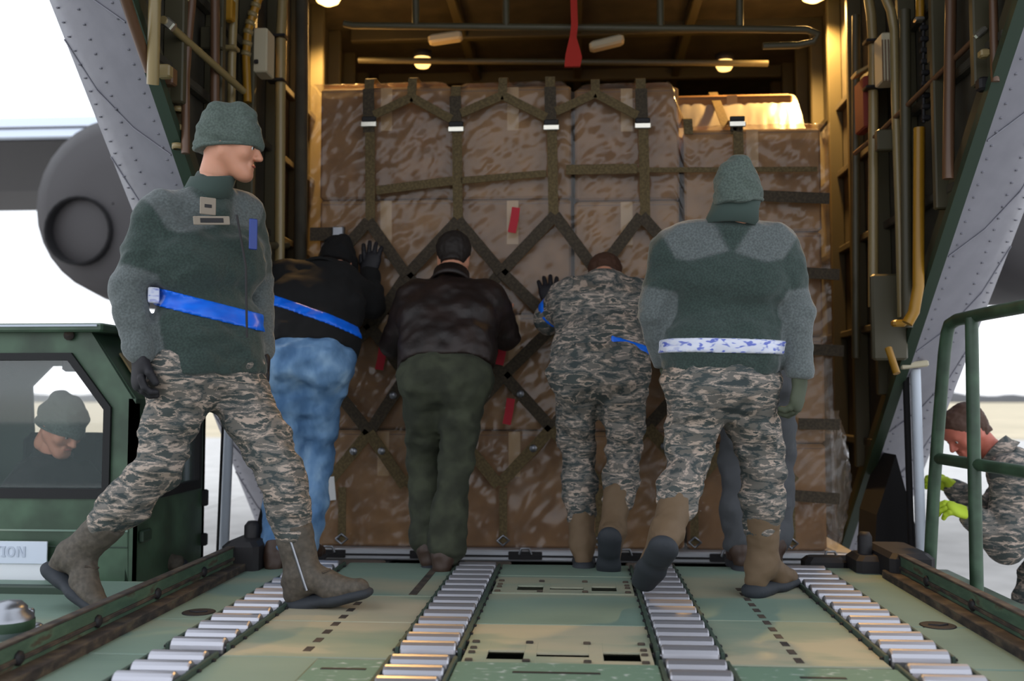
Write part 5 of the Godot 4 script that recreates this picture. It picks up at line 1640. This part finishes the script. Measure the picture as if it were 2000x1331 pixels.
func camo_man():
	var j := {
		"head": Vector3(0.133, 2.368, -4.780), "hf": Vector3(0.0, -0.75, -0.65), "hu": Vector3(0.0, 0.66, -0.75),
		"neck": Vector3(0.123, 2.346, -4.600), "shL": Vector3(-0.060, 2.232, -4.540), "shR": Vector3(0.306, 2.235, -4.540),
		"elL": Vector3(-0.140, 2.155, -4.620), "wrL": Vector3(-0.138, 2.237, -4.840), "hdL": Vector3(-0.1, 0.9, -0.3), "pmL": Vector3(0, -0.3, -1),
		"elR": Vector3(0.379, 2.119, -4.660), "wrR": Vector3(0.381, 2.182, -4.840), "hdR": Vector3(0.1, 0.9, -0.3), "pmR": Vector3(0, -0.3, -1),
		"hipL": Vector3(0.000, 1.879, -4.280), "hipR": Vector3(0.184, 1.879, -4.280),
		"knL": Vector3(-0.006, 1.545, -4.460), "anL": Vector3(0.015, 1.144, -4.340), "toeL": Vector3(0.0, 0.0, -1),
		"knR": Vector3(0.200, 1.538, -4.400), "anR": Vector3(0.141, 1.213, -4.200), "toeR": Vector3(-0.02, -0.82, -0.55),
	}
	var o := {"jacket": mats.camo, "trousers": mats.camo, "flat": true, "boot": mats.boot_tan, "hem": 0.10, "girth": 1.12, "loose": 0.95, "sleeve": 1.15, "pockets": true, "blouse": 0.15, "collar": false, "hair": mats.hair_brown, "glove": mats.glove_black,
		"belt": [mats.belt_blue, Vector3(0.219, 2.010, -4.250), Vector3(0.28, 1, 0.0), 0.022, Vector3(0.144, 2.020, -4.200), Vector3(-1, 0, 0.15)], "blouson": 0.13}
	var pe := person(Vector3(0.1, 1.05, -4.25), "man in full camouflage bent against the cargo between the two other pushers", j, o)
	part("armband", lathe_mesh(Vector3(-0.112, 2.185, -4.600), j.elL - j.shL, [[0.078, -0.02], [0.084, -0.015], [0.084, 0.015], [0.078, 0.02]], 18), mats.belt_blue, pe)

func hidden_man():
	var j := {
		"head": Vector3(0.792, 2.321, -4.740), "hf": Vector3(-0.05, -0.6, -0.8), "hu": Vector3(0.0, 0.8, -0.6),
		"neck": Vector3(0.768, 2.257, -4.600), "shL": Vector3(0.605, 2.204, -4.540), "shR": Vector3(0.897, 2.202, -4.540),
		"elL": Vector3(0.580, 2.019, -4.640), "wrL": Vector3(0.631, 2.130, -4.840), "hdL": Vector3(-0.1, 0.9, -0.3), "pmL": Vector3(0, -0.3, -1),
		"elR": Vector3(0.944, 1.993, -4.620), "wrR": Vector3(0.966, 2.104, -4.840), "hdR": Vector3(0.1, 0.9, -0.3), "pmR": Vector3(0, -0.3, -1),
		"hipL": Vector3(0.695, 1.856, -4.300), "hipR": Vector3(0.849, 1.856, -4.300),
		"knL": Vector3(0.705, 1.505, -4.420), "anL": Vector3(0.702, 1.140, -4.320), "toeL": Vector3(0.0, 0.0, -1),
		"knR": Vector3(0.890, 1.528, -4.420), "anR": Vector3(0.841, 1.156, -4.340), "toeR": Vector3(0.05, 0.0, -1),
	}
	var o := {"jacket": mats.slate_cloth, "trousers": mats.slate_cloth, "flat": true, "boot": mats.shoe_brown, "shaft": 0.03, "blouse": 0.03, "cuff": 0.08, "hem": 0.1, "girth": 1.0, "loose": 0.95, "hair": mats.hair_dark, "cell": 0.013}
	person(Vector3(0.75, 1.05, -4.3), "man in slate grey almost hidden behind the white-belted man", j, o)

func ground_man():
	var j := {
		"head": Vector3(1.818, 1.629, -4.720), "hf": Vector3(-0.75, -0.6, 0.2), "hu": Vector3(-0.6, 0.8, 0.1),
		"neck": Vector3(1.985, 1.490, -4.740), "shR": Vector3(2.140, 1.389, -4.960), "shL": Vector3(1.948, 1.433, -4.550),
		"elR": Vector3(2.017, 1.196, -5.000), "wrR": Vector3(1.831, 1.330, -4.900), "hdR": Vector3(-0.7, 0.5, -0.2), "pmR": Vector3(-0.2, -0.6, 0.5),
		"elL": Vector3(1.889, 1.121, -4.500), "wrL": Vector3(1.757, 1.252, -4.520), "hdL": Vector3(-0.8, 0.4, 0.1), "pmL": Vector3(0.1, -0.8, -0.4),
		"hipL": Vector3(2.191, 1.221, -4.620), "hipR": Vector3(2.318, 1.194, -4.840),
		"knL": Vector3(2.023, 0.810, -4.600), "anL": Vector3(2.35, 0.12, -4.62), "toeL": Vector3(-1, 0, 0.1),
		"knR": Vector3(2.179, 0.734, -4.850), "anR": Vector3(2.45, 0.12, -4.90), "toeR": Vector3(-1, 0, -0.1),
	}
	var o := {"jacket": mats.camo, "trousers": mats.camo, "boot": mats.boot_tan, "hem": 0.06, "girth": 1.05, "sleeve": 1.2, "collar": true, "hair": mats.hair_brown, "skin": mats.skin_flushed, "glove": mats.glove_neon}
	person(Vector3(2.3, 0, -4.75), "man in camouflage bending on the ground beyond the green handrail, neon gloves", j, o)

func driver():
	var j := {
		"head": Vector3(-2.330, 1.651, -4.250), "hf": Vector3(0.75, -0.5, 0.3), "hu": Vector3(0.3, 0.95, 0.1),
		"neck": Vector3(-2.391, 1.476, -4.300), "shL": Vector3(-2.292, 1.385, -4.420), "shR": Vector3(-2.420, 1.394, -4.180),
		"elL": Vector3(-2.204, 1.239, -4.360), "wrL": Vector3(-2.108, 1.277, -4.240), "hdL": Vector3(0.5, 0, 0.3), "pmL": Vector3(0, -1, 0),
		"elR": Vector3(-2.346, 1.225, -4.100), "wrR": Vector3(-2.163, 1.211, -4.060), "hdR": Vector3(1, 0, 0.1), "pmR": Vector3(0, -1, 0),
		"hipL": Vector3(-2.36, 1.22, -4.34), "hipR": Vector3(-2.52, 1.22, -4.30),
		"knL": Vector3(-2.14, 1.26, -4.22), "anL": Vector3(-2.0, 1.1, -4.3), "toeL": Vector3(1, 0, 0.3),
		"knR": Vector3(-2.28, 1.26, -4.08), "anR": Vector3(-2.12, 1.1, -4.12), "toeR": Vector3(1, 0, 0.3),
	}
	var o := {"jacket": mats.black_cloth, "trousers": mats.black_cloth, "boot": mats.boot_sage, "shaft": 0.03, "cap": mats.beanie, "cell": 0.013, "girth": 0.95, "loose": 0.9, "hem": 0.02, "blouse": 0.05}
	person(Vector3(-2.4, 1.0, -4.3), "driver in sage knit cap looking down inside the green cab", j, o)
